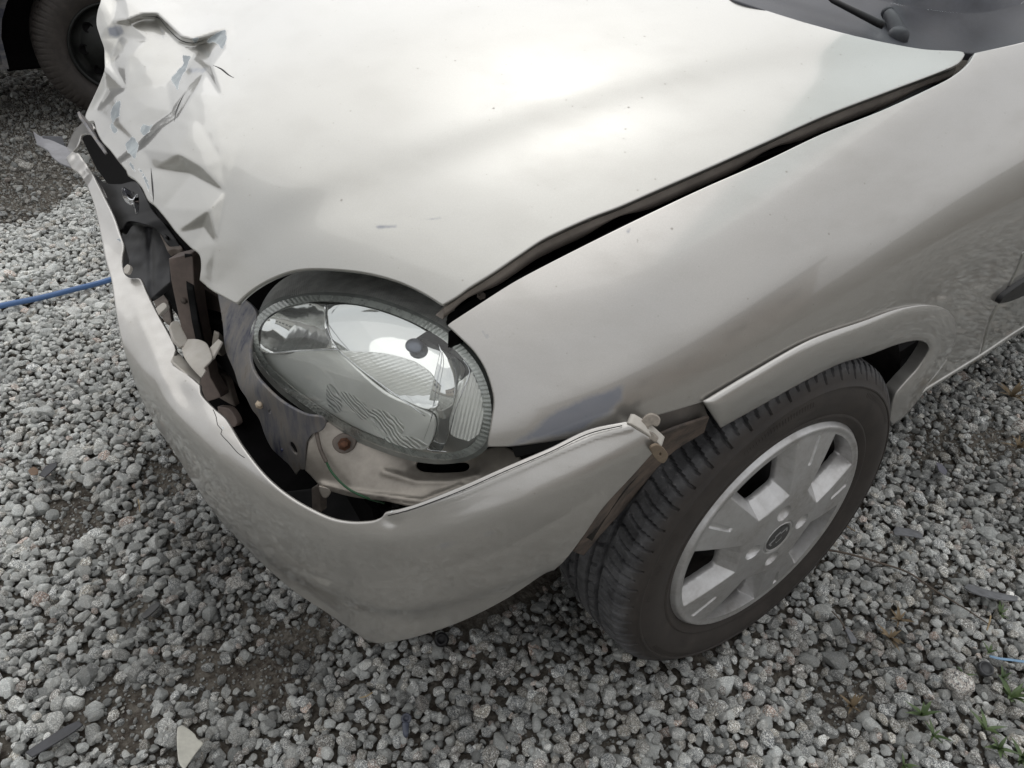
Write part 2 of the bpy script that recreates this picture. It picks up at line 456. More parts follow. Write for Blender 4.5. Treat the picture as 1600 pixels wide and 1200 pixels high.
# tyre rubber
k = NT('tyre_rubber'); pos = k.pos()
n1 = k.noise(26, 6, .72, pos); n2 = k.noise(140, 4, .6, pos)
tr = k.attr('tread').outputs['Fac']
side = k.mix(k.ramp(n1, [(.3, 0.0), (.7, 1.0)]), (.024, .020, .018), (.048, .041, .036))
tread = k.mix(k.ramp(n1, [(.35, 0.0), (.62, 1.0)]), (.028, .028, .030), (.100, .100, .104))
c = k.mix(tr, side, tread)
dustm = k.math('MULTIPLY', k.ramp(n2, [(.60, 0.0), (.74, 1.0)]).outputs[0], k.ramp(n1, [(.48, 0.0), (.62, 1.0)]).outputs[0])
c = k.mix(k.math('MULTIPLY', dustm, k.math('MULTIPLY', tr, .75)), c, (.26, .25, .24))
k.bsdf(Base_Color=c, Roughness=k.math('ADD', .52, k.math('MULTIPLY', n1.outputs[0], .3)), Specular_IOR_Level=.45, Normal=k.bump(n2, .25, .0006)); M['tyre'] = k.m
# wheel cover: silver plastic paint with brake dust
k = NT('wheel_cover_silver'); pos = k.pos()
n1 = k.noise(16, 5, .65, pos); n2 = k.noise(130, 4, .7, pos)
d = k.math('MULTIPLY', k.ramp(n1, [(.35, .15), (.72, .85)]).outputs[0], k.ramp(n2, [(.3, .5), (.7, 1.0)]).outputs[0])
c = k.mix(d, (.60, .60, .60), (.27, .25, .23))
k.bsdf(Base_Color=c, Metallic=.75, Roughness=k.math('ADD', .33, k.math('MULTIPLY', d, .3)), Normal=k.bump(n2, .06, .0006)); M['cover'] = k.m
# thin glass / clear plastic
def glass(name, tint=(.97, .98, .97), haze=.0, rough=.02, ribs=None, refl=1.0):
    k = NT(name); tr = k.n('BsdfTransparent', {0: tint}); gl = k.n('BsdfGlossy', {'Color': (1, 1, 1), 'Roughness': rough})
    fr = k.n('Fresnel', {'IOR': 1.5})
    if ribs:
        pos = k.pos(); wv = k.n('TexWave', {'Vector': pos, 'Scale': ribs}); nb = k.bump(wv, .6, .002)
        k.set(gl.inputs['Normal'], nb); k.set(fr.inputs['Normal'], nb)
    f = k.math('MULTIPLY_ADD', fr.outputs[0], refl); k.t.nodes[-1]
    lw = k.n('LayerWeight', {'Blend': .5})
    if ribs: k.set(lw.inputs['Normal'], nb)
    f = k.math('MULTIPLY', k.math('ADD', k.math('MULTIPLY', k.math('POWER', lw.outputs['Facing'], 4.0), .9), .05), refl, True)
    ms = k.n('MixShader', {0: f}); k.set(ms.inputs[1], tr); k.set(ms.inputs[2], gl); last = ms
    if haze:
        df = k.n('BsdfDiffuse', {0: (.62, .64, .60)}); pos = k.pos()
        hz = k.math('MULTIPLY', k.ramp(k.noise(30, 5, .7, pos), [(.3, .4), (.7, 1.2)]).outputs[0], haze)
        m2 = k.n('MixShader', {0: hz}); k.set(m2.inputs[1], ms.outputs[0]); k.set(m2.inputs[2], df.outputs[0]); last = m2
    k.set(k.out.inputs[0], last.outputs[0]); return k.m
M['lens'] = glass('lamp_lens_plastic', haze=.02, refl=.9)
M['lensrim'] = glass('lamp_lens_edge', tint=(.62, .66, .63), haze=.16)
M['windscreen'] = glass('windscreen_glass', tint=(.88, .93, .94), refl=2.4)
k = NT('mirror_reflector'); pos = k.pos()
k.bsdf(Base_Color=(.82, .83, .82), Metallic=.85, Roughness=.07, Normal=k.bump(k.noise(25, 2, .5, pos), .12, .004)); M['mirror'] = k.m
k = NT('clouded_reflector'); pos = k.pos()
k.bsdf(Base_Color=(.92, .93, .90), Metallic=.30, Roughness=.16, Normal=k.bump(k.noise(40, 3, .5, pos), .25, .003)); M['mirror2'] = k.m

# ------------------------------------------------------------------ body surfaces of the silver car (all in metres, car axes)
base = spline1([-.9, -.5, -.25, 0, .2, .35, .45, .52, .57, .61], [1.04, .985, .958, .922, .877, .825, .775, .72, .655, .56])
YC = spline1([-.6, -.29, -.14, .01, .14, .27, .37, .45, .6], [.66, .563, .516, .475, .436, .39, .345, .29, .17])
def hood_h(x, y):
    ya = np.abs(y); xs = x + .26 * y**2
    lat = .055 * (ya / .55)**2.6
    yc = YC(x)                                              # shoulder line of the raised centre panel
    bul = .0058 / (1 + np.exp((ya - yc) / .013)) 
    dip = -.0020 * np.exp(-((ya - yc - .03) / .04)**2)
    return base(xs) - lat + bul + dip
hood_ana = implicit(lambda p: p[:, 2] - hood_h(p[:, 0], p[:, 1]))
_hs = np.array([(420, 100), (420, 200), (420, 300), (420, 400), (480, 60), (540, 20), (560, 100), (620, -20), (620, -100), (520, 200), (480, 300), (560, 0), (400, 300), (360, 380), (345, 440), (380, 440), (300, 380), (700, -100), (700, 0)], float)
_hd = hood_ana(_hs)
hood_crush = tps([(u, v, 'd', d) for (u, v), d in zip(_hs, _hd)] + [(150, 0, 'd', 1.50), (157, 100, 'd', 1.43), (138, 180, 'd', 1.425), (172, 234, 'd', 1.30), (210, 280, 'd', 1.18), (240, 300, 'd', 1.128), (260, 342, 'd', 1.093), (300, 0, 'd', 1.47), (300, 100, 'd', 1.262), (300, 200, 'd', 1.127), (220, 150, 'd', 1.30), (170, -60, 'd', 1.60), (420, 0, 'd', 1.35), (330, -60, 'd', 1.58), (480, -100, 'd', 1.56)])
def hood_d(p):
    p = np.asarray(p, float); t = np.clip((p[:, 0] - (345 + np.clip(250 - p[:, 1], 0, 400) * .72)) / 90, 0, 1); t = t*t*(3-2*t)
    return hood_ana(p)*t + hood_crush(p)*(1-t)
T_ = spline1([-1.2, -.6, -.4, -.2, 0, .15, .3, .4, .5], [1.0, .955, .935, .908, .868, .825, .765, .712, .65])
S_ = spline1([-1.2, -.6, -.3, 0, .15, .25, .33, .42, .5], [.815, .805, .80, .79, .775, .755, .725, .665, .59])
Z_ = spline1([-1.2, -.6, 0, .3, .5], [.64, .63, .60, .56, .50])
def body_F(p, grow=0.0):
    x, y, z = p[:, 0], p[:, 1], p[:, 2]; S = S_(x) + grow; T = T_(x) + grow; zs = Z_(x); y0 = S - .30
    a = np.clip((y - y0) / (S - y0), 0, 9); up = np.clip((z - zs) / (T - zs), 0, 9); dn = np.clip((zs - z) / .75, 0, 9)
    return (a**2.35 + up**2.35 + dn**2.0)**(1 / 2.35) - 1
body_d = implicit(lambda p: body_F(p)); arch_d = implicit(lambda p: body_F(p, .014))
ZT = spline1([.2, .31, .42, .50, .54, .57, .62, .68], [.685, .645, .595, .545, .515, .50, .495, .495])
KV = spline1([-.05, -.02, 0, .006, .014, .028, .05, .09, .15, .170, .184, .25, .30, .34, .38], [.60, .80, .905, .940, .966, .986, .995, .998, .996, .992, .986, .976, .960, .935, .87])
def bump_F(p, g=0.0):
    x, y, z = p[:, 0], p[:, 1], p[:, 2]
    rho = (np.abs(x / .672)**3 + np.abs(y / .80)**3)**(1/3)
    return rho - KV(ZT(x) - z) - g
bumper_d = implicit(lambda p: bump_F(p))

car = tag(empty('silver_hatchback', (0, 0, 0)), 'silver hatchback with crumpled bonnet and torn loose front bumper', 'car')

# ---- bonnet
hood_out = [(158, 0), (152, 20), (151, 38), (157, 58), (164, 78), (164, 105), (157, 128), (147, 150), (138, 168), (133, 182), (139, 190, 1), (146, 189), (151, 205), (159, 220), (172, 234), (185, 251), (197, 266, 1), (200, 274), (210, 280), (221, 292), (231, 312), (243, 322), (260, 342), (275, 362), (297, 385), (311, 397), (314, 415), (312, 437, 1),
 (330, 452), (350, 463), (370, 474, 1), (383, 461), (402, 447), (426, 434), (456, 423), (488, 419), (537, 421), (580, 427), (623, 439), (660, 456), (691, 475, 1),
 (712, 463), (733, 448), (767, 427), (810, 398), (850, 372), (917, 341), (967, 322), (1017, 300), (1100, 264), (1194, 222), (1287, 180), (1381, 144), (1475, 109), (1497, 98), (1507, 84), (1498, 80), (1444, 77), (1381, 66), (1319, 52), (1241, 30), (1147, 0), (1040, -38), (880, -90), (500, -110, 1), (170, -60, 1)]
cr_pts = [(395, -80, 0), (395, 60, 0), (392, 150, 0), (372, 230, 0), (352, 300, 0), (338, 380, 0), (330, 450, 0), (600, 0, 0), (600, 500, 0), (300, 480, 0), (100, -80, 0), (60, 200, -1), (120, 300, -1), (200, 400, 0),
 (200, 30, 2.0), (222, 21, 2.6), (247, 21, 2.6), (265, 37, 2.4), (285, 57, 2.1), (301, 61, 1.8), (336, 49, 1.2), (355, 45, .7), (204, 39, -.1), (224, 31, -.6), (243, 31, -1.1), (258, 47, -1.7), (279, 67, -2.3), (300, 72, -2.5), (333, 62, -1.6),
 (200, 90, -.3), (240, 100, -1.2), (198, 140, .3), (230, 168, -.3), (262, 130, -2.6), (302, 90, -3.1), (290, 106, -3.5), (331, 104, .6), (232, 62, -.9),
 (186, 58, -3.0), (172, 95, -3.3), (165, 140, -3.1), (151, 175, -1.6), (179, 150, .1), (175, 192, -.6), (188, 194, .3), (158, 0, 0), (156, 58, -.8), (162, 105, -1.7), (138, 180, -1.5), (181, 0, -1.6), (197, 0, 1.4), (176, 33, -.4),
 (301, 146, .6), (277, 184, .8), (251, 200, .7), (222, 232, .5), (322, 111, -1.3), (291, 142, -1.5), (268, 175, -1.8), (243, 193, -1.7), (216, 224, -1.3), (340, 180, .3), (310, 190, .4),
 (278, 240, 1.5), (256, 325, -.5), (240, 264, -.6), (296, 202, .8), (318, 354, -.6), (327, 328, 1.2), (300, 272, -1.9), (315, 262, 1.0), (277, 362, .6), (302, 390, .2), (320, 420, .2), (345, 250, .3), (352, 76, 0), (364, 100, .1), (366, 132, 0), (346, 150, .2), (368, 60, 0), (366, 30, 0), (330, 20, .2), (290, 15, .3), (250, -10, .3)]
_cr = tri_interp([(a, b, c * .0118) for a, b, c in cr_pts], blur=1.7)
def crumple(px):
    fine = np.array([noise.noise(Vector((x * .045, y * .045, 3))) for x, y in px]) * np.clip((400 - px[:, 0]) / 200, 0, 1) * .0022
    k = np.clip((420 - px[:, 0]) / 60, 0, 1) * np.clip((470 - px[:, 1]) / 40, 0, 1)
    return _cr(px) * k + fine * k
chips = blob([[(352, 46), (340, 50), (322, 66), (338, 66), (348, 78), (354, 60)], [(300, 60), (312, 58), (305, 72)], [(286, 86), (298, 88), (292, 106), (284, 118), (277, 140), (266, 122), (278, 110), (287, 100)], [(188, 155), (176, 165), (172, 182), (176, 192), (186, 180)],
              [(208, 212), (196, 225), (198, 235), (212, 250), (216, 226)], [(174, 192), (172, 200), (180, 210), (186, 204)], [(222, 195), (232, 196), (240, 193), (234, 206), (224, 212), (218, 205)], [(198, 250), (205, 262), (214, 270), (208, 258)], [(216, 262), (226, 282), (232, 300), (238, 308), (232, 286), (222, 268)]], 2.5)
scuffs = blob([[(166, 42), (190, 38), (196, 52), (182, 60), (170, 56)], [(586, 352), (620, 350), (622, 357), (588, 358)], [(660, 342), (690, 338), (692, 342), (664, 346)], [(290, 104), (325, 104), (326, 108), (318, 114), (296, 116)], [(250, 40), (256, 44), (258, 66), (252, 60)]], 7)
hood = panel('hood', hood_out, hood_d, M['hood'], car, step=3.6, disp=crumple, rim=((.0010, .0008), (.0016, .003), (.0012, .006), (-.002, .0075)), attr={'chip': chips, 'scuff': scuffs})
for cl in ([(288, 147), (279, 165), (274, 180), (273, 190)], [(333, 102), (346, 108), (357, 117), (366, 122)], [(222, 26), (246, 27), (261, 43), (281, 62), (300, 67), (318, 63)], [(236, 262), (238, 285), (240, 312), (239, 318)]):
    c_ = openline(cl, 4); n_c = len(c_)
    tube('tear', CAM + rays(c_) * (hood_d(c_) - crumple(c_) + .0004)[:, None], [.0003 + .0011 * math.sin(math.pi * i / (n_c - 1)) for i in range(n_c)], M['black'], hood, seg=5, smooth_n=1)
# inner flange under the bonnet's side edge
def strip(name, line, offs, mat, parent, smooth=True, attr=None):
    """line: world points; offs: list of offset vectors (or per-point arrays) swept along it"""
    V = np.vstack([line + np.asarray(o) for o in offs]); n = len(line); F = []
    for a in range(len(offs) - 1):
        for i in range(n - 1): F.append((a*n+i, a*n+i+1, (a+1)*n+i+1, (a+1)*n+i))
    return mesh_obj(name, V, F, mat, parent, smooth)
side_px = openline([(695, 474), (712, 463), (733, 448), (767, 427), (810, 398), (850, 372), (917, 341), (967, 322), (1017, 300), (1100, 264), (1194, 222), (1287, 180), (1381, 144), (1475, 109), (1500, 96)], 8)
sl_ = CAM + rays(side_px) * hood_d(side_px)[:, None]
ng = len(sl_); ss = np.linspace(0, 1, ng)
wav = .004 * np.maximum(0, np.sin(ss * 21 + .6))**2
strip('hood_flange', sl_, [np.array([0, -.001, -.006]), np.array([0, -.0025, -.0085]), np.array([0, -.002, -.014]),
      np.c_[0*ss, -.004 - 0*ss, -.026 + wav * 2.2], np.c_[0*ss, -.020 + 0*ss, -.028 + wav * 2.2]], simple('flange_paint_dusty', (.34, .30, .265), .5, .2, .25, 20, .1), car)

# ---- wing (front fender)
fend_out = [(700, 508, 1), (708, 502), (745, 478), (800, 443), (850, 416), (933, 374), (1017, 333), (1100, 294), (1194, 253), (1287, 209), (1381, 172), (1475, 128), (1500, 112), (1516, 97), (1524, 83, 1),
 (1600, 66), (1700, 40, 1), (1760, 300, 1), (1700, 420), (1640, 400), (1598, 392, 1), (1586, 424), (1566, 462), (1545, 500), (1530, 556, 1), (1500, 574), (1449, 606, 1), (1432, 628), (1440, 600), (1462, 560), (1470, 520), (1440, 490), (1354, 502), (1263, 534), (1171, 586), (1098, 628, 1),
 (1040, 645), (965, 664), (887, 685), (800, 697), (762, 698, 1), (768, 660), (772, 627), (767, 600), (757, 573), (740, 547), (720, 527)]
blu = blob([[(790, 700), (830, 670), (870, 640), (930, 612), (975, 600), (972, 625), (955, 648), (905, 678)]], 16)  # blue-grey tint patch on the wing, just above the bumper's rear end
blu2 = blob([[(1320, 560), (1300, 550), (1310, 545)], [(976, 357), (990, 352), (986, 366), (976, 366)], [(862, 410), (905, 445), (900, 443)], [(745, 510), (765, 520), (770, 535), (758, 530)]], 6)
fender = panel('front_wing', fend_out, body_d, M['fender'], car, step=6, rim=((.0008, .0007), (.0012, .003), (.0008, .010), (-.004, .014)), attr={'chip': lambda p: 0*p[:, 0], 'scuff': lambda p: np.maximum(blu(p) * 1.05, blu2(p) * .8)})  # 'scuff' here also carries the blue-grey tint patch (blu)
# inner ledge of the wing behind the gap, dark
gap = openline([(702, 508), (745, 478), (800, 443), (850, 416), (933, 374), (1017, 333), (1100, 294), (1194, 253), (1287, 209), (1381, 172), (1475, 128), (1500, 112), (1516, 97), (1524, 83)], 10)
gl_ = CAM + rays(gap) * body_d(gap)[:, None]
strip('wing_ledge', gl_, [(0, -.002, -.010), (0, -.004, -.040), (0, -.05, -.045), (0, -.09, -.07), (0, -.10, -.30)], M['dark'], car)
for u, v in ((752, 462), (905, 400), (1050, 330)):
    p = at(u, v, d=float(body_d(np.array([(u, v)]))[0]) + .035)
    o = box('hood_stop_bolt', p, (.009, .009, .008), M['brownsteel'], car, bev=.002)
# turned-in lower flange of the wing, between bumper end and arch trim
fl = [(1098, 628, 1), (1108, 655, 1), (1060, 668), (1028, 680), (1000, 690, 1), (960, 690), (945, 668, 1), (1030, 648)]
panel('wing_lower_flange', fl, implicit(lambda p: body_F(p, -.012)), M['under'], car, step=6, rim=((0, .004),))
# ---- door with its shut line and dark rubbing strip
door_out = [(1601, 392, 1), (1700, 425), (1762, 302, 1), (2000, 200, 1), (2100, 380, 1), (1700, 450), (1600, 511), (1532, 556, 1), (1549, 500), (1570, 462), (1589, 424)]
panel('front_door', door_out, body_d, M['paint'], car, step=8, rim=((.001, .001), (.0014, .006)))
db = [(1562, 474, 1), (1566, 466), (1578, 456), (1600, 441), (1700, 380, 1), (1710, 400, 1), (1600, 462), (1575, 472)]
panel('rubbing_strip', db, implicit(lambda p: body_F(p, .009)), M['black'], car, step=5, rim=((.001, .001), (.001, .012)), pillow=(.003, 5))
# sill edge
si = [(1449, 607, 1), (1530, 557), (1600, 511), (1800, 400, 1), (1800, 408, 1), (1600, 517), (1530, 562), (1440, 616, 1)]
panel('sill', si, implicit(lambda p: body_F(p, .002)), M['paint'], car, step=5, rim=((.0, .004), (-.006, .02)))

# ---- wheel arch trim
ao = [(1097, 627, 1), (1171, 583), (1263, 532), (1354, 500), (1400, 484), (1440, 477), (1467, 479), (1484, 488), (1493, 505), (1492, 533), (1481, 560), (1463, 585), (1446, 606), (1430, 632), (1412, 652), (1395, 664, 1), (1391, 655, 1),
      (1397, 622), (1413, 600), (1433, 578), (1447, 557), (1452, 545), (1447, 536), (1433, 532), (1400, 539), (1360, 554), (1309, 570), (1250, 600), (1198, 629), (1126, 669, 1)]
ctr = [(1110, 648), (1180, 608), (1280, 552), (1355, 527), (1400, 512), (1440, 506), (1466, 515), (1470, 540), (1455, 572), (1428, 605), (1403, 640)]
aol = resample(ao, 10)
def arch_disp(px):
    d = dist_line(px, aol, True); return .014 * (1 - np.exp(-d / 9.0))
panel('wheel_arch_trim', ao, implicit(lambda p: body_F(p, .003)), M['arch'], car, step=4, disp=arch_disp, rim=((.0005, .002), (0, .006), (-.0005, .022)))

# ---- bumper
bo = [(117, 236), (128, 250), (140, 267), (157, 300), (175, 337), (185, 365), (192, 385), (190, 400), (190, 417), (195, 430), (205, 435), (218, 436), (227, 455), (242, 485), (260, 517), (272, 540), (274, 548, 1), (267, 563, 1), (285, 580), (300, 592), (311, 602, 1), (313, 617), (335, 640), (352, 655), (379, 700), (415, 747), (457, 782), (510, 810), (545, 818), (580, 817), (596, 811), (602, 803, 1), (650, 789), (720, 762), (790, 731), (860, 701), (919, 673), (978, 660, 1), (1001, 676), (1030, 696, 1),
      (988, 743), (942, 793), (910, 839), (882, 876), (866, 891, 1), (850, 897), (790, 936), (720, 971), (650, 995), (600, 1005), (576, 1002), (545, 981), (510, 957), (457, 922), (405, 876), (370, 841), (335, 803), (300, 752), (270, 703), (250, 675), (225, 632), (207, 587), (190, 532), (181, 480), (175, 437), (166, 405), (159, 370), (149, 325), (136, 290), (125, 272), (112, 262, 1), (104, 246, 1)]
bol = resample(bo, 8)
fold1 = [(598, 812), (640, 800), (720, 773), (800, 738), (870, 707), (930, 682), (985, 668)]
def bdisp(px):
    x, y = px.T
    h = np.zeros(len(px))
    # dent and curl at the tear (265,565)
    def g(cx, cy, sx, sy, a, rot=0.0):
        c, s_ = math.cos(rot), math.sin(rot); u = (x-cx)*c+(y-cy)*s_; v = -(x-cx)*s_+(y-cy)*c
        return a*np.exp(-(u/sx)**2-(v/sy)**2)
    h += g(290, 620, 28, 16, -.008, .9) + g(250, 590, 22, 12, .004, 1.0)
    h += g(230, 520, 60, 10, .004, 1.2) + g(612, 815, 12, 8, -.004)
    # recessed lower fascia under the crease that runs to the arch
    crease = np.array([(560, 905), (604, 905), (700, 885), (800, 850), (860, 815), (930, 770)])
    d = dist_line(px, crease); below = y > np.interp(x, crease[:, 0], crease[:, 1])
    h += -.0018 * np.exp(-(d/9)**2) * np.clip((x-540)/60, 0, 1) * np.where(below, 1, .5)
    # folded lip along the top of the side wing
    d2 = dist_line(px, np.array(fold1)); h += .0028*np.exp(-(d2/5.0)**2) * np.clip((x-600)/20, 0, 1)
    # large soft waves of a displaced plastic skin
    h += .0008*np.sin(x/57+y/91)*np.exp(-((y-620)/260)**2)*np.clip((430-x)/120, 0, 1)
    # fog lamp recess at the bottom front
    h += g(508, 948, 40, 10, -.006, .65)
    return h
bscuff = blob([[(640, 850), (830, 800), (800, 840), (640, 890)], [(700, 920), (760, 905), (700, 940)], [(575, 890), (640, 880), (600, 920)], [(330, 655), (342, 660), (352, 700), (340, 690)]], 14)
bchip = blob([[(183, 370), (188, 372), (189, 385), (186, 384)], [(345, 660), (348, 660), (352, 672), (349, 672)], [(606, 798), (616, 796), (612, 801)]], 1.5)
bumper = panel('front_bumper', bo, bumper_d, M['bumper'], car, step=5, disp=bdisp, rim=((.0015, .001), (.0022, .0035), (.001, .006), (-.012, .03)), attr={'chip': bchip, 'scuff': lambda p: bscuff(p)*.5})
def on(f, u, v, back=0.0): return CAM + rays([(u, v)])[0] * (float(f(np.array([(u, v)], float))[0]) + back)
# seam line of the cover's folded top lip
ln = openline([(606, 806), (650, 793.5), (720, 767), (790, 736), (860, 706), (919, 678), (972, 665)], 10)
lp = CAM + rays(ln) * (bumper_d(ln) - .0035)[:, None]
tube('lip_seam', lp, .0006, M['black'], bumper, seg=5, smooth_n=1)
cr1 = openline([(333, 640), (338, 652), (340, 664), (347, 672), (345, 678), (356, 690), (372, 708), (382, 715)], 6)
tube('crack', CAM + rays(cr1) * (bumper_d(cr1) - bdisp(cr1) - .0001)[:, None], .0005, M['black'], bumper, seg=4, smooth_n=1)
# broken mounting tabs of white plastic
def flat_piece(name, out, ctrl, mat, parent, step=4, thick=.003, **kw):
    return panel(name, out, tps(ctrl), mat, parent, step=step, rim=((.0004, .0004), (.0006, .0012), (.0004, thick)), **kw)
zz = dict()
flat_piece('bracket_tab', [(283, 542, 1), (291, 530, 1), (308, 530), (322, 536), (328, 548, 1), (331, 560), (318, 575, 1), (321, 579, 1), (314, 590, 1), (300, 575), (288, 558)], [(283, 542, 'z', .50), (330, 540, 'z', .515), (314, 592, 'z', .495), (300, 560, 'z', .51)], M['tab'], bumper)
flat_piece('bracket_tab', [(266, 508), (271, 502), (279, 503), (285, 515), (292, 529), (290, 538, 1), (282, 541, 1), (272, 530), (268, 518)], [(270, 503, 'z', .525), (292, 532, 'z', .505), (280, 541, 'z', .505)], M['tab'], bumper, thick=.006)
flat_piece('bracket_tab', [(326, 545, 1), (341, 530, 1), (346, 534, 1), (331, 561, 1)], [(326, 545, 'z', .51), (344, 531, 'z', .525), (331, 561, 'z', .508)], M['tab'], bumper)
flat_piece('bracket_tab', [(243, 482, 1), (250, 476), (256, 473), (260, 479), (252, 487), (248, 492, 1)], [(243, 482, 'z', .505), (258, 474, 'z', .515), (250, 490, 'z', .503)], M['tab'], bumper, step=3, thick=.006)
flat_piece('bracket_tab', [(193, 419, 1), (199, 413), (203, 418), (199, 427), (194, 426)], [(193, 419, 'z', .51), (203, 415, 'z', .52), (197, 428, 'z', .51)], M['tab'], bumper, step=3, thick=.005)
flat_piece('lip_underside', [(268, 563, 1), (311, 602, 1), (314, 590, 1), (284, 556), (275, 547, 1)], [(268, 563, 'z', .495), (311, 602, 'z', .49), (314, 590, 'z', .480), (276, 548, 'z', .487)], M['tab'], bumper)
# end hook beside the arch
hk = on(bumper_d, 1000, 668)
flat_piece('mounting_hook', [(995, 671, 1), (1004, 656), (1014, 648), (1025, 650), (1031, 657), (1027, 666), (1017, 664), (1012, 672), (1020, 678), (1028, 686, 1), (1024, 691, 1), (1008, 681)], [(995, 671, 'd', depth_of(hk)+.004), (1030, 655, 'd', depth_of(hk)-.004), (1024, 690, 'd', depth_of(hk)+.002)], M['clip2'], bumper, step=3, thick=.006)
flat_piece('end_flange', [(980, 661, 1), (986, 662, 1), (1009, 676), (1033, 697, 1), (1030, 699, 1), (1003, 679)], [(980, 661, 'd', depth_of(on(bumper_d, 980, 662))-.002), (1033, 698, 'd', depth_of(on(bumper_d, 1028, 697))), (1009, 676, 'd', depth_of(on(bumper_d, 1003, 679))-.001)], M['tab'], bumper, step=3, thick=.012)
# torn far end of the bumper: light curved piece and the splayed strip
flat_piece('torn_corner', [(137, 172), (133, 181), (128, 192), (117, 203), (110, 215), (105, 232), (112, 238), (117, 234, 1), (121, 229, 1), (124, 222), (127, 212), (133, 209), (141, 210, 1), (146, 200), (140, 186)], [(137, 172, 'y', -.76), (105, 234, 'y', -.80), (141, 205, 'y', -.66), (118, 205, 'y', -.80)], M['bumper'], car, thick=.004)
flat_piece('torn_strip', [(52, 205, 1), (56, 209), (63, 213, 1), (96, 214, 1), (100, 227), (116, 236), (124, 252), (140, 275), (152, 306, 1), (140, 296), (128, 274), (113, 262), (95, 255), (81, 244), (75, 235), (58, 226, 1)], [(52, 205, 'y', -.93), (96, 214, 'y', -.90), (116, 245, 'y', -.80), (140, 285, 'y', -.62), (58, 226, 'y', -.9), (75, 232, 'y', -.86)], M['rawgrey'], car, thick=.004)
flat_piece('torn_strip_backing', [(65, 212, 1), (96, 213, 1), (101, 228, 1), (85, 226), (70, 220, 1)], [(65, 212, 'y', -.915), (96, 213, 'y', -.885), (101, 228, 'y', -.86)], M['cowl'], car)
flat_piece('bent_rod', [(124, 174, 1), (133, 184), (140, 191), (148, 205), (155, 220), (163, 228), (168, 240, 1), (158, 226), (146, 209), (136, 194), (127, 182)], [(124, 174, 'y', -.72), (148, 205, 'y', -.66), (168, 240, 'y', -.5)], M['bluesteel'], car, thick=.005)

# ---- things in the engine bay mouth
def solid(name, out, ctrl, mat, parent=car, step=7, rim=((.0006, .0006), (.001, .002), (.0008, .012)), **kw):
    return panel(name, out, tps(ctrl), mat, parent, step=step, rim=rim, **kw)
solid('radiator_shroud', [(150, 262, 1), (176, 300), (196, 350), (206, 350), (225, 352), (250, 366), (268, 388), (262, 420), (268, 470), (300, 540, 1), (340, 640, 1), (400, 760, 1), (520, 840, 1), (900, 740, 1), (860, 640, 1), (500, 560, 1), (420, 400, 1), (300, 340, 1), (180, 200, 1), (120, 200, 1)],
      [(150, 262, 'x', .36), (400, 760, 'x', .36), (900, 740, 'x', .14), (300, 340, 'x', .40), (120, 200, 'x', .30), (500, 600, 'x', .32)], M['dark'], step=16)
solid('air_deflector', [(186, 366), (190, 352), (200, 348), (215, 349), (232, 353), (248, 362), (262, 378), (268, 392), (265, 405, 1), (266, 440, 1), (232, 470, 1), (218, 440), (204, 436), (194, 430), (190, 418), (193, 400), (190, 382)], [(190, 352, 'x', .53), (265, 405, 'x', .50), (225, 450, 'x', .55), (190, 420, 'x', .56)], simple('scuffed_dark_plastic', (.028, .028, .032), .4, 0, .45, 25, .3, 60), step=3, disp=lambda p: .004*np.abs(((p[:, 0]*.8+p[:, 1]*.35)/17) % 2 - 1) - .006*np.exp(-((p[:, 0]-236)/5.0)**2) + .003*np.array([noise.noise(Vector((x*.06, y*.06, 2))) for x, y in p]))
solid('duct_panel', [(143, 270, 1), (160, 285), (186, 288), (210, 284), (222, 300), (238, 330), (258, 352), (280, 385), (264, 384), (246, 360), (225, 350), (200, 346), (186, 360), (170, 325, 1)], [(143, 270, 'x', .50), (220, 300, 'x', .49), (280, 385, 'x', .49), (186, 360, 'x', .55)], M['black'], step=3, disp=lambda p: .005*np.abs(((p[:, 1]+p[:, 0]*.3)/19) % 2 - 1) + .003*np.array([noise.noise(Vector((x*.05, y*.05, 7))) for x, y in p]))
solid('emblem', [(190, 296), (193, 293), (196, 302), (201, 310), (208, 312), (214, 303), (217, 312), (216, 332), (213, 335), (210, 324), (203, 320), (196, 315), (191, 306)], [(190, 296, 'x', .545), (216, 332, 'x', .54), (205, 310, 'x', .552), (214, 303, 'x', .54)], M['chrome'], step=2.5, holes=[[(201, 313), (206, 315), (209, 319), (204, 318)]])
solid('support_fin', [(250, 366, 1), (262, 366), (272, 374), (284, 388), (270, 388, 1), (262, 392, 1), (256, 378)], [(250, 366, 'x', .50), (284, 388, 'x', .49), (262, 392, 'x', .51)], M['brownsteel'], step=4)
# impact beam: upright face and its darker return
solid('impact_beam', [(264, 405, 1), (300, 397, 1), (303, 450, 1), (311, 500, 1), (328, 590, 1), (345, 620, 1), (322, 628, 1), (306, 580, 1), (284, 515, 1), (268, 440, 1)], [(264, 405, 'x', .52), (300, 397, 'x', .49), (330, 590, 'x', .51), (322, 628, 'x', .53), (284, 515, 'x', .53)], M['beam'], step=7, rim=((.0006, .0006), (.001, .002), (.001, .03)))
solid('beam_side', [(300, 398, 1), (308, 402, 1), (314, 450, 1), (322, 510, 1), (338, 560, 1), (346, 618, 1), (330, 592, 1), (311, 502, 1), (303, 450, 1)], [(300, 398, 'x', .492), (308, 402, 'x', .44), (338, 560, 'x', .45), (330, 592, 'x', .505), (346, 618, 'x', .50)], M['black'], step=6)
solid('latch_plate', [(312, 448, 1), (330, 458, 1), (345, 468, 1), (350, 495, 1), (348, 518, 1), (312, 505, 1), (308, 470, 1)], [(312, 448, 'x', .46), (348, 518, 'x', .455), (345, 468, 'x', .44)], M['beam'], holes=[[(311, 462), (316, 461), (317, 465), (312, 466)], [(311, 473), (321, 474), (321, 477), (312, 476)]], step=4)
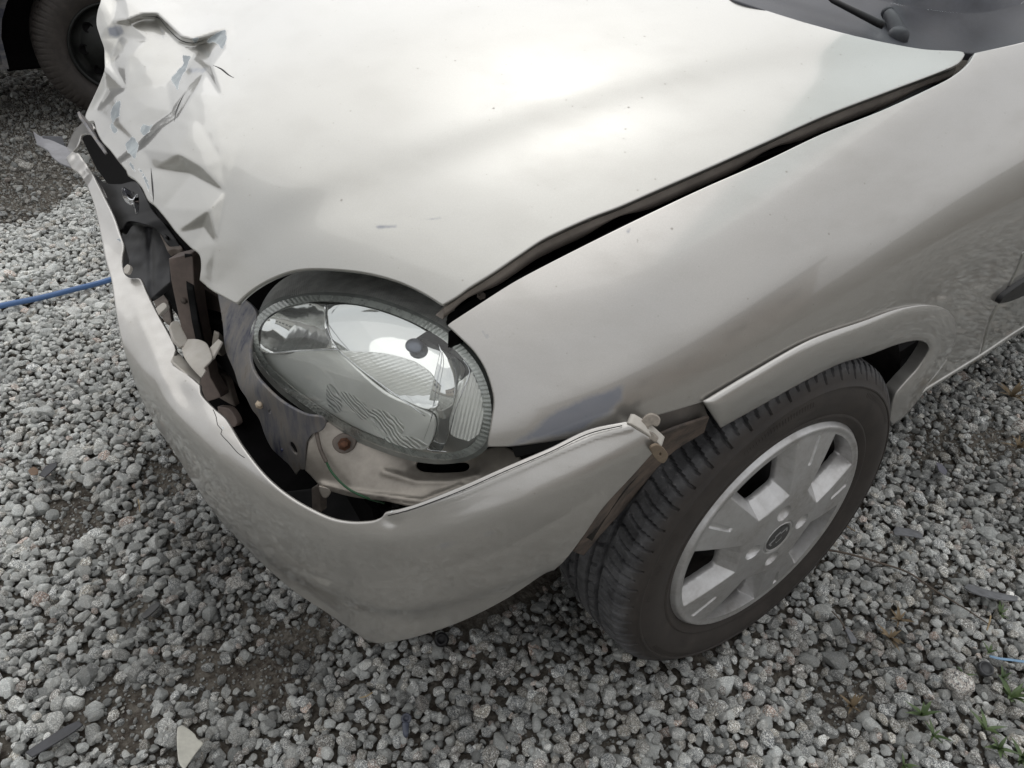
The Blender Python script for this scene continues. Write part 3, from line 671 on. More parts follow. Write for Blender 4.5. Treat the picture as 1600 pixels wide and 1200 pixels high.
solid('latch_bracket', [(299, 508, 1), (306, 500, 1), (347, 510, 1), (349, 518, 1), (310, 509, 1), (302, 520, 1)], [(299, 508, 'x', .50), (347, 512, 'x', .47), (306, 500, 'x', .495)], M['dark'], step=4)
solid('lower_brace', [(332, 578, 1), (352, 592), (362, 620), (382, 680), (398, 712), (430, 740), (452, 762), (478, 770, 1), (440, 775, 1), (404, 742), (372, 700), (345, 640, 1)], [(332, 578, 'x', .485), (478, 770, 'x', .43), (440, 775, 'x', .45), (345, 640, 'x', .49), (390, 705, 'x', .465)], M['brownsteel'], step=6)
solid('radiator_side_mount', [(340, 636, 1), (358, 640), (370, 662), (356, 670, 1), (343, 655, 1)], [(340, 636, 'x', .51), (370, 662, 'x', .50), (356, 670, 'x', .51)], M['beam'], step=4)
# lamp carrier panel, worn
sup = [(340, 458, 1), (356, 466, 1), (371, 476, 1), (384, 470), (400, 488), (396, 515), (390, 545), (394, 575), (410, 600), (440, 628), (478, 648), (502, 652), (509, 660), (503, 672), (486, 680), (478, 694), (477, 720), (478, 734, 1), (468, 733, 1), (462, 741, 1), (452, 727), (436, 712), (424, 700), (414, 680), (405, 655), (394, 640), (385, 622), (374, 605), (366, 580), (352, 545), (348, 505)]
supc = [(340, 458, 'z', .555), (400, 488, 'z', .585), (348, 505, 'z', .535), (390, 545, 'z', .55), (366, 580, 'z', .50), (410, 600, 'z', .535), (405, 655, 'z', .46), (440, 640, 'z', .505), (478, 652, 'z', .50), (509, 660, 'z', .49), (478, 695, 'z', .455), (462, 741, 'z', .395), (430, 690, 'z', .445), (452, 672, 'z', .475)]
carrier = solid('lamp_carrier', sup, supc, M['bluesteel'], step=4, holes=[[(452, 692), (456, 690), (461, 696), (465, 706), (464, 711), (459, 708), (453, 699)], [(420, 641), (422, 641), (422, 645), (420, 645)]], rim=((.0006, .0008), (.001, .002), (0, .004)))
solid('carrier_wear_patch', [(439, 690, 1), (443, 691), (444, 702, 1), (440, 703, 1)], [(439, 690, 'z', .4425), (444, 702, 'z', .437), (440, 703, 'z', .437)], simple('old_blue_paint', (.045, .05, .11), .5, 0, .3), carrier, step=2)
def knob(name, u, v, f, r, mat, parent, h=.008, n=7):
    p = on(f, u, v); nrm = (CAM - p); nrm /= np.linalg.norm(nrm)
    a = Vector(nrm).orthogonal().normalized(); b = Vector(nrm).cross(a)
    prof = [(r*1.25, 0), (r*1.25, h*.25), (r*.8, h*.3), (r*.9, h*.55), (r*.55, h), (r*.2, h*1.02)]
    V, F = [], []; S = 14
    for (q, hh) in prof:
        for i in range(S):
            t = 2*math.pi*i/S; w_ = 1 + .12*(i % 2)
            V.append(Vector(p) + (a*math.cos(t)+b*math.sin(t))*q*w_ + Vector(nrm)*hh)
    for k_ in range(len(prof)-1):
        for i in range(S): F.append((k_*S+i, k_*S+(i+1) % S, (k_+1)*S+(i+1) % S, (k_+1)*S+i))
    F.append(tuple((len(prof)-1)*S+i for i in range(S)))
    return mesh_obj(name, [tuple(v) for v in V], F, mat, parent)
supd = tps(supc)
knob('push_clip', 406, 632, supd, .0045, M['clip'], carrier, .010)
# inner wing apron under the lamp, pressed slot and rolled lower edge
apo = [(482, 690, 1), (500, 668), (520, 660), (600, 700), (700, 722), (762, 702), (790, 700), (812, 718), (800, 732), (760, 752), (720, 765, 1), (660, 790), (600, 782), (552, 776), (520, 768), (503, 762), (488, 745), (478, 735, 1)]
apc = [(482, 690, 'z', .455), (520, 660, 'z', .47), (600, 700, 'z', .445), (700, 722, 'z', .445), (790, 700, 'z', .48), (812, 718, 'z', .48), (760, 752, 'z', .445), (660, 790, 'z', .41), (552, 776, 'z', .395), (503, 762, 'z', .395), (640, 745, 'z', .425)]
apl = resample(apo, 8)
def apdisp(px):
    bead = dist_line(px, np.array([(600, 738), (650, 752), (700, 752), (742, 742)])); low = dist_line(px, np.array([(503, 757), (552, 769), (600, 775), (660, 783), (720, 758)]))
    slot = dist_line(px, np.array([(655, 729), (728, 729)]))
    return .004*np.exp(-(bead/6)**2) + .004*np.exp(-(low/4)**2) - .005*np.exp(-(slot/14)**2)
apron = solid('inner_wing_apron', apo, apc, M['tanmetal'], step=4, disp=apdisp, holes=[[(650, 724), (655, 720), (690, 723), (728, 722), (734, 727), (732, 733), (724, 737), (690, 739), (660, 737), (651, 731)]], rim=((.001, .001), (.0012, .003), (-.002, .006)))
apd = tps(apc)
knob('rusty_screw', 538, 694, lambda q: apd(q) - .010, .0065, M['rust'], apron, .006)
solid('screw_washer', [(520, 690), (530, 680), (546, 680), (556, 688), (550, 702), (536, 708), (524, 702)], [(520, 690, 'd', float(apd(np.array([(520., 690.)]))[0]) - .004), (556, 688, 'd', float(apd(np.array([(556., 688.)]))[0]) - .006), (536, 708, 'd', float(apd(np.array([(536., 708.)]))[0]) - .004)], M['brownsteel'], apron, step=4)
tube('wire', [on(apd, 494, 672, -.012), on(apd, 500, 700, -.012), on(apd, 510, 722, -.014)], .0026, M['brownsteel'], car, 8)
tube('wire', [on(apd, 509, 720, -.014), on(apd, 520, 740, -.014), on(apd, 542, 762, -.012), on(apd, 570, 777, -.006), on(apd, 600, 786, .03)], .0017, M['wire'], car, 8)
solid('tow_bracket', [(487, 764, 1), (496, 760, 1), (500, 772, 1), (500, 800, 1), (488, 796, 1)], [(487, 764, 'z', .37), (500, 772, 'z', .37), (496, 800, 'z', .33)], M['brownsteel'], step=4)
solid('apron_tongue', [(499, 760, 1), (516, 765), (512, 776), (506, 778), (500, 768)], [(499, 760, 'z', .40), (516, 765, 'z', .395), (506, 778, 'z', .385)], M['tanmetal'], step=3)
solid('undertray', [(440, 770, 1), (520, 760, 1), (640, 780, 1), (700, 760, 1), (660, 830, 1), (560, 850, 1), (470, 810, 1)], [(440, 770, 'z', .30), (700, 760, 'z', .32), (560, 850, 'z', .26)], M['black'], step=10)
_pl = [(.86*.672*math.copysign(abs(math.cos(t))**(2/3), math.cos(t)), .62*.80*math.copysign(abs(math.sin(t))**(2/3), math.sin(t))) for t in np.linspace(-1.35, 1.25, 30)]
_pl += [(.20, .49), (.20, -.49)]
nn_ = len(_pl)
mesh_obj('splash_tray', [(x, y, .165) for x, y in _pl]+[(x, y, .16) for x, y in _pl], [tuple(range(nn_)), tuple(range(nn_, 2*nn_))[::-1]]+[(i, (i+1) % nn_, nn_+(i+1) % nn_, nn_+i) for i in range(nn_)], M['dark'], car, smooth=False)
# rubber support behind the wing tip and black filler bar
solid('filler_bar', [(800, 700, 1), (860, 690), (900, 684), (906, 690, 1), (840, 706), (806, 715, 1)], [(800, 702, 'y', .60), (900, 686, 'y', .66), (806, 715, 'y', .60)], M['black'], step=4)
solid('splash_shield', [(760, 700, 1), (880, 684, 1), (960, 664, 1), (1000, 680, 1), (900, 740, 1), (740, 790, 1)], [(760, 700, 'y', .50), (960, 664, 'y', .60), (740, 790, 'y', .45), (1000, 700, 'y', .62)], M['well'], step=10)
# headlamp support under the bonnet (dark, behind lamp)
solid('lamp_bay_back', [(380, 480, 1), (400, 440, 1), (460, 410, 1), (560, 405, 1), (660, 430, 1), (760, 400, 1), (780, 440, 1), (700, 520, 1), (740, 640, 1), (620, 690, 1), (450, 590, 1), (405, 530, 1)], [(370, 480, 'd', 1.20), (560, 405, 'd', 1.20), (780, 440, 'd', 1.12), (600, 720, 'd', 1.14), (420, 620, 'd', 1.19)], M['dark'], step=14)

def bolt(u, v, f, r, parent, mat=None):
    knob('bolt', u, v, f, r, mat or M['brownsteel'], parent, r*1.1)
sx_ = lambda x0: implicit(lambda p: x0 - p[:, 0]) if False else (lambda q: np.array([depth_of(at(a, b, x=x0)) for a, b in q]))
for u, v, x0 in ((288, 470, .512), (296, 540, .512), (352, 500, .47), (330, 605, .50), (392, 690, .462), (412, 722, .455)):
    bolt(u, v, sx_(x0 + .004), .0045, car)
solid('mesh_panel', [(222, 440, 1), (236, 436, 1), (262, 470, 1), (268, 505, 1), (256, 500, 1), (240, 470, 1)], [(222, 440, 'x', .50), (262, 470, 'x', .49), (256, 500, 'x', .52)], M['brownsteel'], step=4)
for (pts, r_) in (([(306, 520), (318, 545), (322, 575), (336, 598), (350, 612)], .004), ([(318, 470), (330, 500), (340, 540), (352, 570), (356, 600)], .003), ([(352, 600), (366, 640), (392, 672), (420, 720), (452, 752)], .0035), ([(470, 775), (510, 790), (560, 792), (620, 788)], .005), ([(205, 300), (226, 330), (244, 356), (262, 372)], .003)):
    tube('cable', [at(u, v, x=.45 if u > 300 else .50) for u, v in pts], r_, M['black'], car, 8)
solid('tin_scrap', [(343, 520, 1), (352, 530), (356, 548, 1), (348, 556), (340, 545)], [(343, 520, 'x', .49), (356, 548, 'x', .48), (340, 545, 'x', .50)], M['tanmetal'], step=4)
solid('radiator_core', [(302, 400, 1), (345, 465, 1), (356, 560, 1), (400, 660, 1), (470, 760, 1), (420, 760, 1), (340, 650, 1), (310, 560, 1), (300, 480, 1)], [(302, 400, 'x', .41), (470, 760, 'x', .40), (340, 650, 'x', .415), (345, 465, 'x', .405)], simple('radiator_grey', (.035, .034, .034), .55, .5, .5, 40, .2), step=3, disp=lambda p: .002*np.sin(p[:, 1]*1.6+p[:, 0]*.9))
# ---- headlamp
lamp = empty('headlamp', tuple(at(590, 590, z=.58)), car)
lc = [(392, 530, 'z', .560), (420, 478, 'z', .598), (480, 458, 'z', .632), (560, 462, 'z', .655), (640, 492, 'z', .660), (710, 540, 'z', .650), (757, 600, 'z', .625), (766, 660, 'z', .582), (735, 710, 'z', .528), (660, 708, 'z', .500), (560, 668, 'z', .492), (470, 618, 'z', .500), (410, 570, 'z', .525), (580, 590, 'z', .605), (500, 540, 'z', .598), (670, 620, 'z', .602)]
lens_d = tps(lc, 1e-5)
lo = [(392, 530), (394, 508), (408, 488), (436, 471), (480, 462), (530, 462), (580, 469), (630, 485), (680, 508), (720, 538), (748, 572), (764, 612), (768, 650), (762, 685), (744, 706), (715, 717), (680, 718), (640, 712), (590, 696), (540, 674), (490, 644), (440, 606), (405, 566)]
li = [(404, 532), (406, 512), (420, 494), (446, 480), (484, 472), (530, 472), (580, 480), (628, 496), (674, 519), (710, 546), (738, 580), (752, 616), (755, 652), (748, 680), (732, 698), (706, 707), (678, 708), (642, 702), (594, 686), (546, 665), (498, 636), (450, 600), (416, 564)]
lol, lil = resample(lo, 5), resample(li, 5)
panel('lens', lo, lens_d, M['lens'], lamp, step=7, rim=((.0015, .002), (.0020, .006)), disp=lambda p: -.004*np.exp(-dist_line(p, lol, True)/8))
def band(name, A, B, fa, fb, mat, parent, n=220, mod=None, lift=.0):
    """closed band between two image loops lying on two surfaces"""
    def even(L):
        d = np.r_[0, np.cumsum(np.hypot(*(np.roll(L, -1, 0)-L).T))]; t = np.linspace(0, d[-1], n, endpoint=False); LL = np.vstack([L, L[:1]])
        return np.c_[np.interp(t, d, LL[:, 0]), np.interp(t, d, LL[:, 1])]
    A, B = even(A), even(B); rows = 4; V = []; F = []
    for r_ in range(rows):
        f = r_/(rows-1); q = A*(1-f)+B*f; D = fa(q)*(1-f)+fb(q)*f
        if mod is not None: D = D - mod(np.arange(n), f)
        V.append(CAM+rays(q)*D[:, None])
    for r_ in range(rows-1):
        for i in range(n): j = (i+1) % n; F.append((r_*n+i, r_*n+j, (r_+1)*n+j, (r_+1)*n+i))
    return mesh_obj(name, np.vstack(V), F, mat, parent)
# fluted edge of the lens and the seal round it
band('lens_edge', lol, lil, lambda q: lens_d(q)+.005, lambda q: lens_d(q)+.004, simple('lamp_edge_grey', (.42, .44, .42), .28, .3, .25, 60, .05, coat=.5), lamp, 560, mod=lambda i, f: .0009*np.sin(i*math.pi/2+.3)*np.sin(math.pi*f))
so_ = resample([(390, 532), (391, 506), (405, 484), (434, 466), (480, 456), (530, 456), (582, 463), (634, 480), (684, 503), (725, 534), (754, 569), (770, 610), (774, 652), (768, 690), (748, 712), (717, 723), (680, 725), (638, 719), (586, 702), (536, 680), (486, 650), (435, 612), (400, 570)], 5)
band('seal', so_, lol, lambda q: lens_d(q)+.016, lambda q: lens_d(q)+.006, M['rubber_seal'], lamp, 240)
# ribbed dark rim above the lens, going back under the bonnet
up1 = openline([(393, 520), (398, 500), (412, 484), (438, 468), (480, 458), (530, 457), (582, 464), (634, 481), (684, 505), (712, 524)], 3)
up2 = openline([(400, 500), (412, 470), (432, 444), (462, 426), (500, 418), (545, 420), (600, 428), (650, 446), (695, 474), (735, 500)], 3)
k_ = 420
def re_n(L, n):
    d = np.r_[0, np.cumsum(np.hypot(*np.diff(L, axis=0).T))]; t = np.linspace(0, d[-1], n); return np.c_[np.interp(t, d, L[:, 0]), np.interp(t, d, L[:, 1])]
a_, b_ = re_n(up1, k_), re_n(up2, k_); V = []; F = []
for r_ in range(5):
    f = r_/4; q = a_*(1-f)+b_*f; D = lens_d(a_)*1.0 + .012 + f*.075 - .0011*(np.arange(k_) % 4 < 2)*(1-f*.6)
    V.append(CAM+rays(q)*D[:, None])
for r_ in range(4):
    for i in range(k_-1): F.append((r_*k_+i, r_*k_+i+1, (r_+1)*k_+i+1, (r_+1)*k_+i))
rimo = mesh_obj('ribbed_rim', np.vstack(V), F, simple('lamp_rim_grey', (.62, .63, .60), .38, .2, .3, 50, .1, coat=.3), lamp)
# reflector bowl and chambers
def back(px, a, b=0.0): return a
def bowl(cx, cy, rx, ry, dep, rim_):
    return lambda p: lens_d(p) + rim_ + dep*np.clip(1-((p[:, 0]-cx)/rx)**2-((p[:, 1]-cy)/ry)**2, -.2, 1)
lil2 = [(q[0], q[1]) for q in lil[::6]]
panel('housing', lil2, lambda p: lens_d(p)+.075, M['mirror2'], lamp, step=8, rim=None)
panel('reflector', [(510, 476, 1), (560, 477), (620, 494), (665, 516), (688, 540), (684, 590), (676, 640), (600, 612, 1), (530, 550, 1), (515, 520)], bowl(630, 545, 130, 90, .045, .012), M['mirror'], lamp, step=5, rim=((.0, .004),))
panel('indicator_reflector', [(407, 530), (412, 505), (440, 484), (480, 474), (507, 475, 1), (510, 520), (524, 544, 1), (470, 548), (408, 552)], bowl(462, 515, 62, 40, .030, .010), M['mirror'], lamp, step=5, rim=((.0, .004),))
panel('lower_reflector', [(408, 553, 1), (470, 549), (524, 546, 1), (600, 614), (676, 652), (668, 700), (640, 700), (594, 685), (546, 664), (498, 634), (450, 598), (420, 570)], bowl(500, 610, 180, 90, .020, .010), M['mirror2'], lamp, step=5, rim=((.0, .004),))
# fluted strip across the main reflector
def flute(ax, ay, per, amp):
    return lambda p: amp*np.sin((p[:, 0]*ax+p[:, 1]*ay)*2*math.pi/per)
panel('fluted_band', [(528, 548, 1), (600, 552), (648, 566), (678, 592), (675, 640), (668, 652, 1), (600, 606), (560, 575)], bowl(610, 590, 130, 90, .020, .010), M['mirror2'], lamp, step=2.6, disp=flute(.30, .95, 5.6, .0009), rim=((.0, .003),))
panel('side_fluting', [(738, 580, 1), (752, 616), (755, 652), (748, 678), (732, 690, 1), (706, 680), (700, 660, 1), (718, 600)], bowl(735, 640, 60, 80, .012, .010), M['mirror2'], lamp, step=2.4, disp=flute(.95, .22, 5.8, .0010), rim=((.0, .003),))
k = NT('rippled_reflector'); pos = k.pos()
wv = k.n('TexWave', {'Vector': pos, 'Scale': 60.0, 'Distortion': 7.0, 'Detail': 1.0, 'Detail Scale': .8}, bands_direction='DIAGONAL')
rp = k.ramp(wv, [(.45, 0.0), (.60, 1.0)])
k.bsdf(Base_Color=k.mix(rp, (.76, .78, .75), (.92, .93, .91)), Metallic=.4, Roughness=.14, Normal=k.bump(wv, .5, .003)); M['ripple'] = k.m
for pl_ in ([(512, 600), (524, 606), (534, 628), (532, 644), (518, 642), (510, 622)], [(532, 612), (552, 618), (572, 634), (578, 650), (566, 656), (548, 640), (536, 628)], [(580, 640), (604, 644), (628, 660), (630, 676), (612, 682), (592, 670), (580, 656)], [(600, 684), (640, 682), (668, 694), (660, 700), (624, 698)]):
    panel('ripple_facet', pl_, lambda p: bowl(500, 610, 180, 90, .020, .010)(p)-.0008, M['ripple'], lamp, step=4, rim=None)
panel('divider_column', [(690, 540, 1), (705, 552), (722, 566), (728, 580), (716, 610), (704, 650), (700, 680), (690, 704), (676, 706), (664, 690), (668, 640), (678, 590)], bowl(692, 620, 40, 140, -.018, .030), M['mirror'], lamp, step=4, rim=((.0, .003), (0, .02)))
mm_ = bowl(630, 545, 130, 90, .045, .012)
knobm = simple('bulb_shield_grey', (.14, .155, .19), .35, .6, .2)
panel('bulb_shield', [(647+14*math.cos(a), 540+11.5*math.sin(a)) for a in np.linspace(0, 2*math.pi, 14, endpoint=False)], lambda p: mm_(p)-.012, knobm, lamp, step=3, pillow=(.003, 3), rim=((.0005, .001), (.0005, .006)))
# thread-like moulded lines on the lens
for ln_ in ([(528, 547), (570, 582), (620, 618), (664, 650)], [(510, 476), (509, 500), (516, 525), (528, 547)], [(406, 552), (460, 549), (526, 546)], [(686, 538), (690, 560), (682, 600), (675, 650), (662, 690), (668, 702), (698, 706)], [(722, 560), (734, 580), (724, 610), (712, 640), (702, 680)]):
    L_ = openline(ln_, 7); tube('moulded_line', CAM+rays(L_)*(lens_d(L_)+.007)[:, None], .0007, M['chrome'], lamp, seg=5, smooth_n=1)

# ---- cowl, windscreen, wiper
cowl_z = lambda p: p[:, 2] - (.985 + .0*p[:, 0])
cc = [(1147, 0, 'z', .935), (1241, 30, 'z', .918), (1381, 66, 'z', .892), (1444, 77, 'z', .880), (1524, 83, 'z', .870), (1600, 65, 'z', .885), (1250, -20, 'z', .925), (1350, 0, 'z', .915), (1440, 30, 'z', .905), (1520, 40, 'z', .90), (1600, 20, 'z', .91), (1100, -60, 'z', .95), (1250, -100, 'z', .97), (1450, -60, 'z', .98), (1650, -60, 'z', .97), (1700, 30, 'z', .92)]
cwd = tps(cc)
def cw_disp(px):
    g_ = dist_line(px, np.array([(1150, -12), (1240, 12), (1320, 36), (1368, 56)]))
    r_ = dist_line(px, np.array([(1200, 3), (1290, 30), (1350, 50)]))
    return -.016*np.exp(-(g_/7)**2) + .004*np.exp(-(r_/5)**2)
panel('scuttle_panel', [(1120, -12, 1), (1147, 0), (1241, 31), (1319, 53), (1381, 68), (1444, 79), (1500, 82), (1526, 83), (1560, 77), (1600, 67), (1720, 30, 1), (1700, -80, 1), (1100, -80, 1)], lambda p: cwd(p)+.004, M['cowl'], car, step=6, disp=cw_disp, rim=((.001, .001), (.001, .012)))
wc_ = [(1366, -2, 'z', .932), (1444, 14, 'z', .925), (1520, 21, 'z', .922), (1569, 14, 'z', .925), (1600, 3, 'z', .93), (1250, -120, 'z', 1.10), (1450, -120, 'z', 1.07), (1700, -80, 'z', 1.02)]
wsd = tps(wc_)
panel('windscreen', [(1300, -30, 1), (1366, -2), (1444, 14), (1520, 21), (1569, 14), (1600, 3), (1660, -40, 1), (1600, -200, 1), (1200, -200, 1)], wsd, M['windscreen'], car, step=10, rim=((.0005, .001), (.0005, .004)))
solid('dashboard', [(1250, -40, 1), (1400, 20, 1), (1600, 30, 1), (1700, -40, 1), (1600, -260, 1), (1150, -260, 1)], [(1250, -40, 'z', .84), (1600, 30, 'z', .84), (1600, -260, 'z', .88), (1150, -260, 'z', .88)], simple('pale_dash_shelf', (.28, .33, .32), .7), step=20)
wip = empty('wiper', tuple(at(1400, 48, z=.93)), car)
wcol = simple('wiper_black', (.045, .047, .055), .5, 0, .25, 60, .1)
pv = at(1404, 51, z=.897)
def lathe(name, c, axis, prof, mat, parent, seg=28, smooth=True):
    ax = Vector(axis).normalized(); a = ax.orthogonal().normalized(); b = ax.cross(a); V, F = [], []
    for (r, h) in prof:
        for i in range(seg):
            t = 2*math.pi*i/seg; V.append(tuple(Vector(c)+(a*math.cos(t)+b*math.sin(t))*r+ax*h))
    for k in range(len(prof)-1):
        for i in range(seg): F.append((k*seg+i, k*seg+(i+1) % seg, (k+1)*seg+(i+1) % seg, (k+1)*seg+i))
    F.append(tuple((len(prof)-1)*seg+i for i in range(seg))); F.append(tuple(range(seg))[::-1])
    return mesh_obj(name, V, F, mat, parent, smooth)
lathe('pivot_cap', pv+np.array([0, 0, -.030]), (.15, .1, 1), [(.0165, .010), (.0165, .018), (.016, .026), (.0145, .032), (.0115, .0365), (.007, .039), (.002, .0395)], wcol, wip)
e1 = at(1387, 20, z=.915); tube('pivot_arm', [pv+np.array([0, 0, -.004]), (pv+e1)/2+np.array([0, 0, .002]), e1], [.0125, .0105, .0085], wcol, wip, 16)
lathe('arm_cap', e1, tuple(e1-pv), [(.0095, -.004), (.0095, .003), (.008, .005), (.003, .006)], wcol, wip)
arm0 = at(1372, 36, z=.912); arm1 = at(1302, 1, z=.932); arm2 = arm1 + (arm1-arm0)*1.2 + np.array([-.03, 0, .015])
tube('wiper_arm', [arm0+(arm0-arm1)*.12, arm0, arm1, arm2], [.0065, .007, .005, .0045], M['black'], wip, 12, flat=.8, smooth_n=1)

# ---- front left wheel
WS = -.106
wn = np.array([-math.sin(WS), math.cos(WS), 0]); wu = np.array([math.cos(WS), math.sin(WS), 0]); wz = np.array([0, 0, 1.])
wc0 = np.array([0, .785, .285])
wheel = empty('front_wheel', tuple(wc0), car)
def wp(r, a, h): return wc0 + (wu*math.cos(a)+wz*math.sin(a))*r + wn*h
# tyre: lathe profile with real grooves
prof = []   # (radius, offset along the axis, tread flag)
prof += [(.184, -.012, 0), (.190, -.006, 0), (.197, -.001, 0), (.201, .0005, 0), (.204, .0025, 0), (.2055, .0025, 0), (.208, .001, 0), (.216, .004, 0), (.226, .0070, 0), (.236, .0080, 0), (.246, .0065, 0), (.2535, .0040, 0), (.2545, .0052, 0), (.2565, .0050, 0), (.2575, .0028, 0), (.264, -.0010, 0), (.270, -.005, .2), (.2755, -.0095, .7), (.280, -.0145, 1), (.2838, -.021, 1)]
tw0, tw1 = -.024, -.152
groov = [(-.0545, .0042), (-.0755, .0036), (-.1015, .0036), (-.1225, .0042)]
h_ = tw0; 
hs_ = list(np.linspace(tw0, tw1, 44))
for g_, gw in groov: hs_ += [g_-gw-.0006, g_-gw+.0006, g_, g_+gw-.0006, g_+gw+.0006]
for hh in sorted(set(round(v, 5) for v in hs_), reverse=True):
    crown = .2885 - 1.05*(hh+.088)**2 - (max(0, abs(hh+.088)-.048)**2)*1.6
    prof.append((crown, hh, 1))
prof += [(.2838, -.155, 1), (.276, -.166, 1), (.262, -.176, 0), (.236, -.184, 0), (.205, -.176, 0), (.186, -.165, 0)]
NA = 864; NP = len(prof); V = np.zeros((NP, NA, 3)); TR = np.zeros((NP, NA))
ang = np.arange(NA)*2*math.pi/NA
prng = random.Random(3)
for j, (r, hh, tf) in enumerate(prof):
    rr = np.full(NA, r); off = np.zeros(NA)
    if tf >= .2:
        dep = 0
        ing = any(abs(hh-g_) < gw for g_, gw in groov)
        if ing: rr -= .0085
        else:
            i = np.arange(NA)
            if hh > -.050:      # outer shoulder: alternating long and short lateral cuts, curved
                ph = (i + int((hh+.05)*150)) % 18
                long_ = (ph < 2); short = ((ph == 9) | (ph == 10)) & (hh > -.046) & (hh < -.006)
                if hh < -.0085 or True:
                    rr = np.where(long_ & (hh < -.003) & (hh > -.053), rr-.0065, rr); rr = np.where(short, rr-.005, rr)
                if -.0465 < hh < -.0450: rr -= .0012
            elif hh < -.127:
                ph = (i) % 18; rr = np.where(ph < 2, rr-.004, rr)
            elif (-.072 < hh < -.058) or (-.119 < hh < -.105):
                ph = (i + int(abs(hh)*400)) % 18; rr = np.where((ph == 3) | (ph == 4), rr-.0045, rr); rr = np.where((ph == 12) & (abs(abs(hh)-.088) < .026), rr-.0022, rr)
    V[j] = wc0 + (np.outer(np.cos(ang), wu)+np.outer(np.sin(ang), wz))*rr[:, None] + wn*(hh); TR[j] = tf
# squash at the contact patch
Z = V[:, :, 2]; V[:, :, 2] = np.maximum(Z, .0015 + (Z+.004)*.12)
idx = np.arange(NP*NA).reshape(NP, NA); F = np.stack([idx[:-1], np.roll(idx[:-1], -1, 1), np.roll(idx[1:], -1, 1), idx[1:]], -1).reshape(-1, 4)
ty = mesh_obj('tyre', V.reshape(-1, 3), F[:, ::-1], M['tyre'], wheel)
ta = ty.data.attributes.new('tread', 'FLOAT', 'POINT'); ta.data.foreach_set('value', TR.reshape(-1).astype(np.float32))
ty.data.set_sharp_from_angle(angle=math.radians(38))
# fine radial ribs band on the sidewall
rb_v, rb_f = [], []
for i in range(300):
    a = 2*math.pi*i/300; 
    if (i//25) % 2: continue
    b0 = len(rb_v)
    for (r, h) in ((.2425, .0078), (.2500, .0060)):
        for da in (-.002, .002): rb_v.append(wp(r, a+da, h+.0001))
    rb_v.append(wp(.2425, a, h+.0022)); rb_v.append(wp(.2500, a, .0067))
    rb_f += [(b0, b0+4, b0+5, b0+2), (b0+1, b0+3, b0+5, b0+4)]
o = mesh_obj('sidewall_ribs', rb_v, rb_f, M['tyre'], wheel); o['kind'] = 'stuff'
# wheel cover: polar height field with five recessed pockets, four lug dimples and slits
def angd(a, b): return (a-b+math.pi) % (2*math.pi) - math.pi
PK = [math.radians(-4+72*i) for i in range(5)]; SLT = [math.radians(32+72*i) for i in range(5)]; LUG = [math.radians(-5+90*i) for i in range(4)]
def cover_h(r, a):
    h = .019*(1-(r/.19)**2) + .003*np.exp(-((r-.186)/.005)**2) - .004*np.clip((r-.188)/.004, 0, 1)
    wall = np.zeros_like(h); hole = np.zeros_like(h, bool)
    for p in PK:
        d = angd(a, p)*r              # arc offset
        half = .365*r
        ei = (r-.078-.35*np.clip(np.abs(d)-.012, 0, 1))/.018; es = (half-np.abs(d))/.012; eo = (.176-r)/.0035
        e = np.minimum.reduce([ei, es, eo]); s_ = np.clip(e, 0, 1)
        h = h - s_*.024
        hole |= e > .92
    for q in LUG:
        x = r*np.cos(a)-.052*math.cos(q); y = r*np.sin(a)-.052*math.sin(q); rr = np.hypot(x, y)
        h = h - .010*np.clip(1-(rr/.0135)**2, 0, 1)**.6
    for q in SLT:
        d = np.abs(angd(a, q)*r); ww = .0022+.002*(r-.12)/.06
        m_ = np.clip((ww+.0012-d)/.0012, 0, 1)*np.clip((r-.128)/.002, 0, 1)*np.clip((.176-r)/.002, 0, 1)
        h = h - .0035*m_
    h = h - .0016*np.clip((.0315-r)/.001, 0, 1)*np.clip((r-.0285)/.0006, 0, 1)
    return h, hole
RS = np.r_[np.linspace(.0285, .080, 34), np.linspace(.0812, .1768, 116), np.linspace(.178, .1925, 18)]; NB = 800
A_ = np.arange(NB)*2*math.pi/NB; RR, AA = np.meshgrid(RS, A_, indexing='ij'); HH, HO = cover_h(RR, AA)
V = wc0 + (np.cos(AA)[..., None]*wu+np.sin(AA)[..., None]*wz)*RR[..., None] + HH[..., None]*wn
idx = np.arange(RR.size).reshape(RR.shape); quad = np.stack([idx[:-1], idx[1:], np.roll(idx[1:], -1, 1), np.roll(idx[:-1], -1, 1)], -1)
hq = HO[:-1] & HO[1:] & np.roll(HO[1:], -1, 1) & np.roll(HO[:-1], -1, 1)
cv = mesh_obj('wheel_cover', V.reshape(-1, 3), quad[~hq].reshape(-1, 4), M['cover'], wheel)
cv.data.set_sharp_from_angle(angle=math.radians(50))
bm = bmesh.new(); bm.from_mesh(cv.data)
ed = [e for e in bm.edges if e.is_boundary]
nb_ = {}
for e in ed:
    a_1, b_1 = e.verts
    nb_.setdefault(a_1, []).append(b_1); nb_.setdefault(b_1, []).append(a_1)
C0 = Vector(wc0) - Vector(world_origin(wheel))
nb_ = {v: q for v, q in nb_.items() if len(q) == 2 and .07 < (v.co - C0).length < .185}
for _ in range(40):
    new = {v: (v.co*2 + q[0].co + q[1].co)/4 for v, q in nb_.items()}
    for v, c_n in new.items(): v.co = c_n
ex = bmesh.ops.extrude_edge_only(bm, edges=ed)
for v in [g for g in ex['geom'] if isinstance(g, bmesh.types.BMVert)]: v.co -= Vector(wn)*.008
bmesh.ops.recalc_face_normals(bm, faces=bm.faces); bm.to_mesh(cv.data); bm.free()
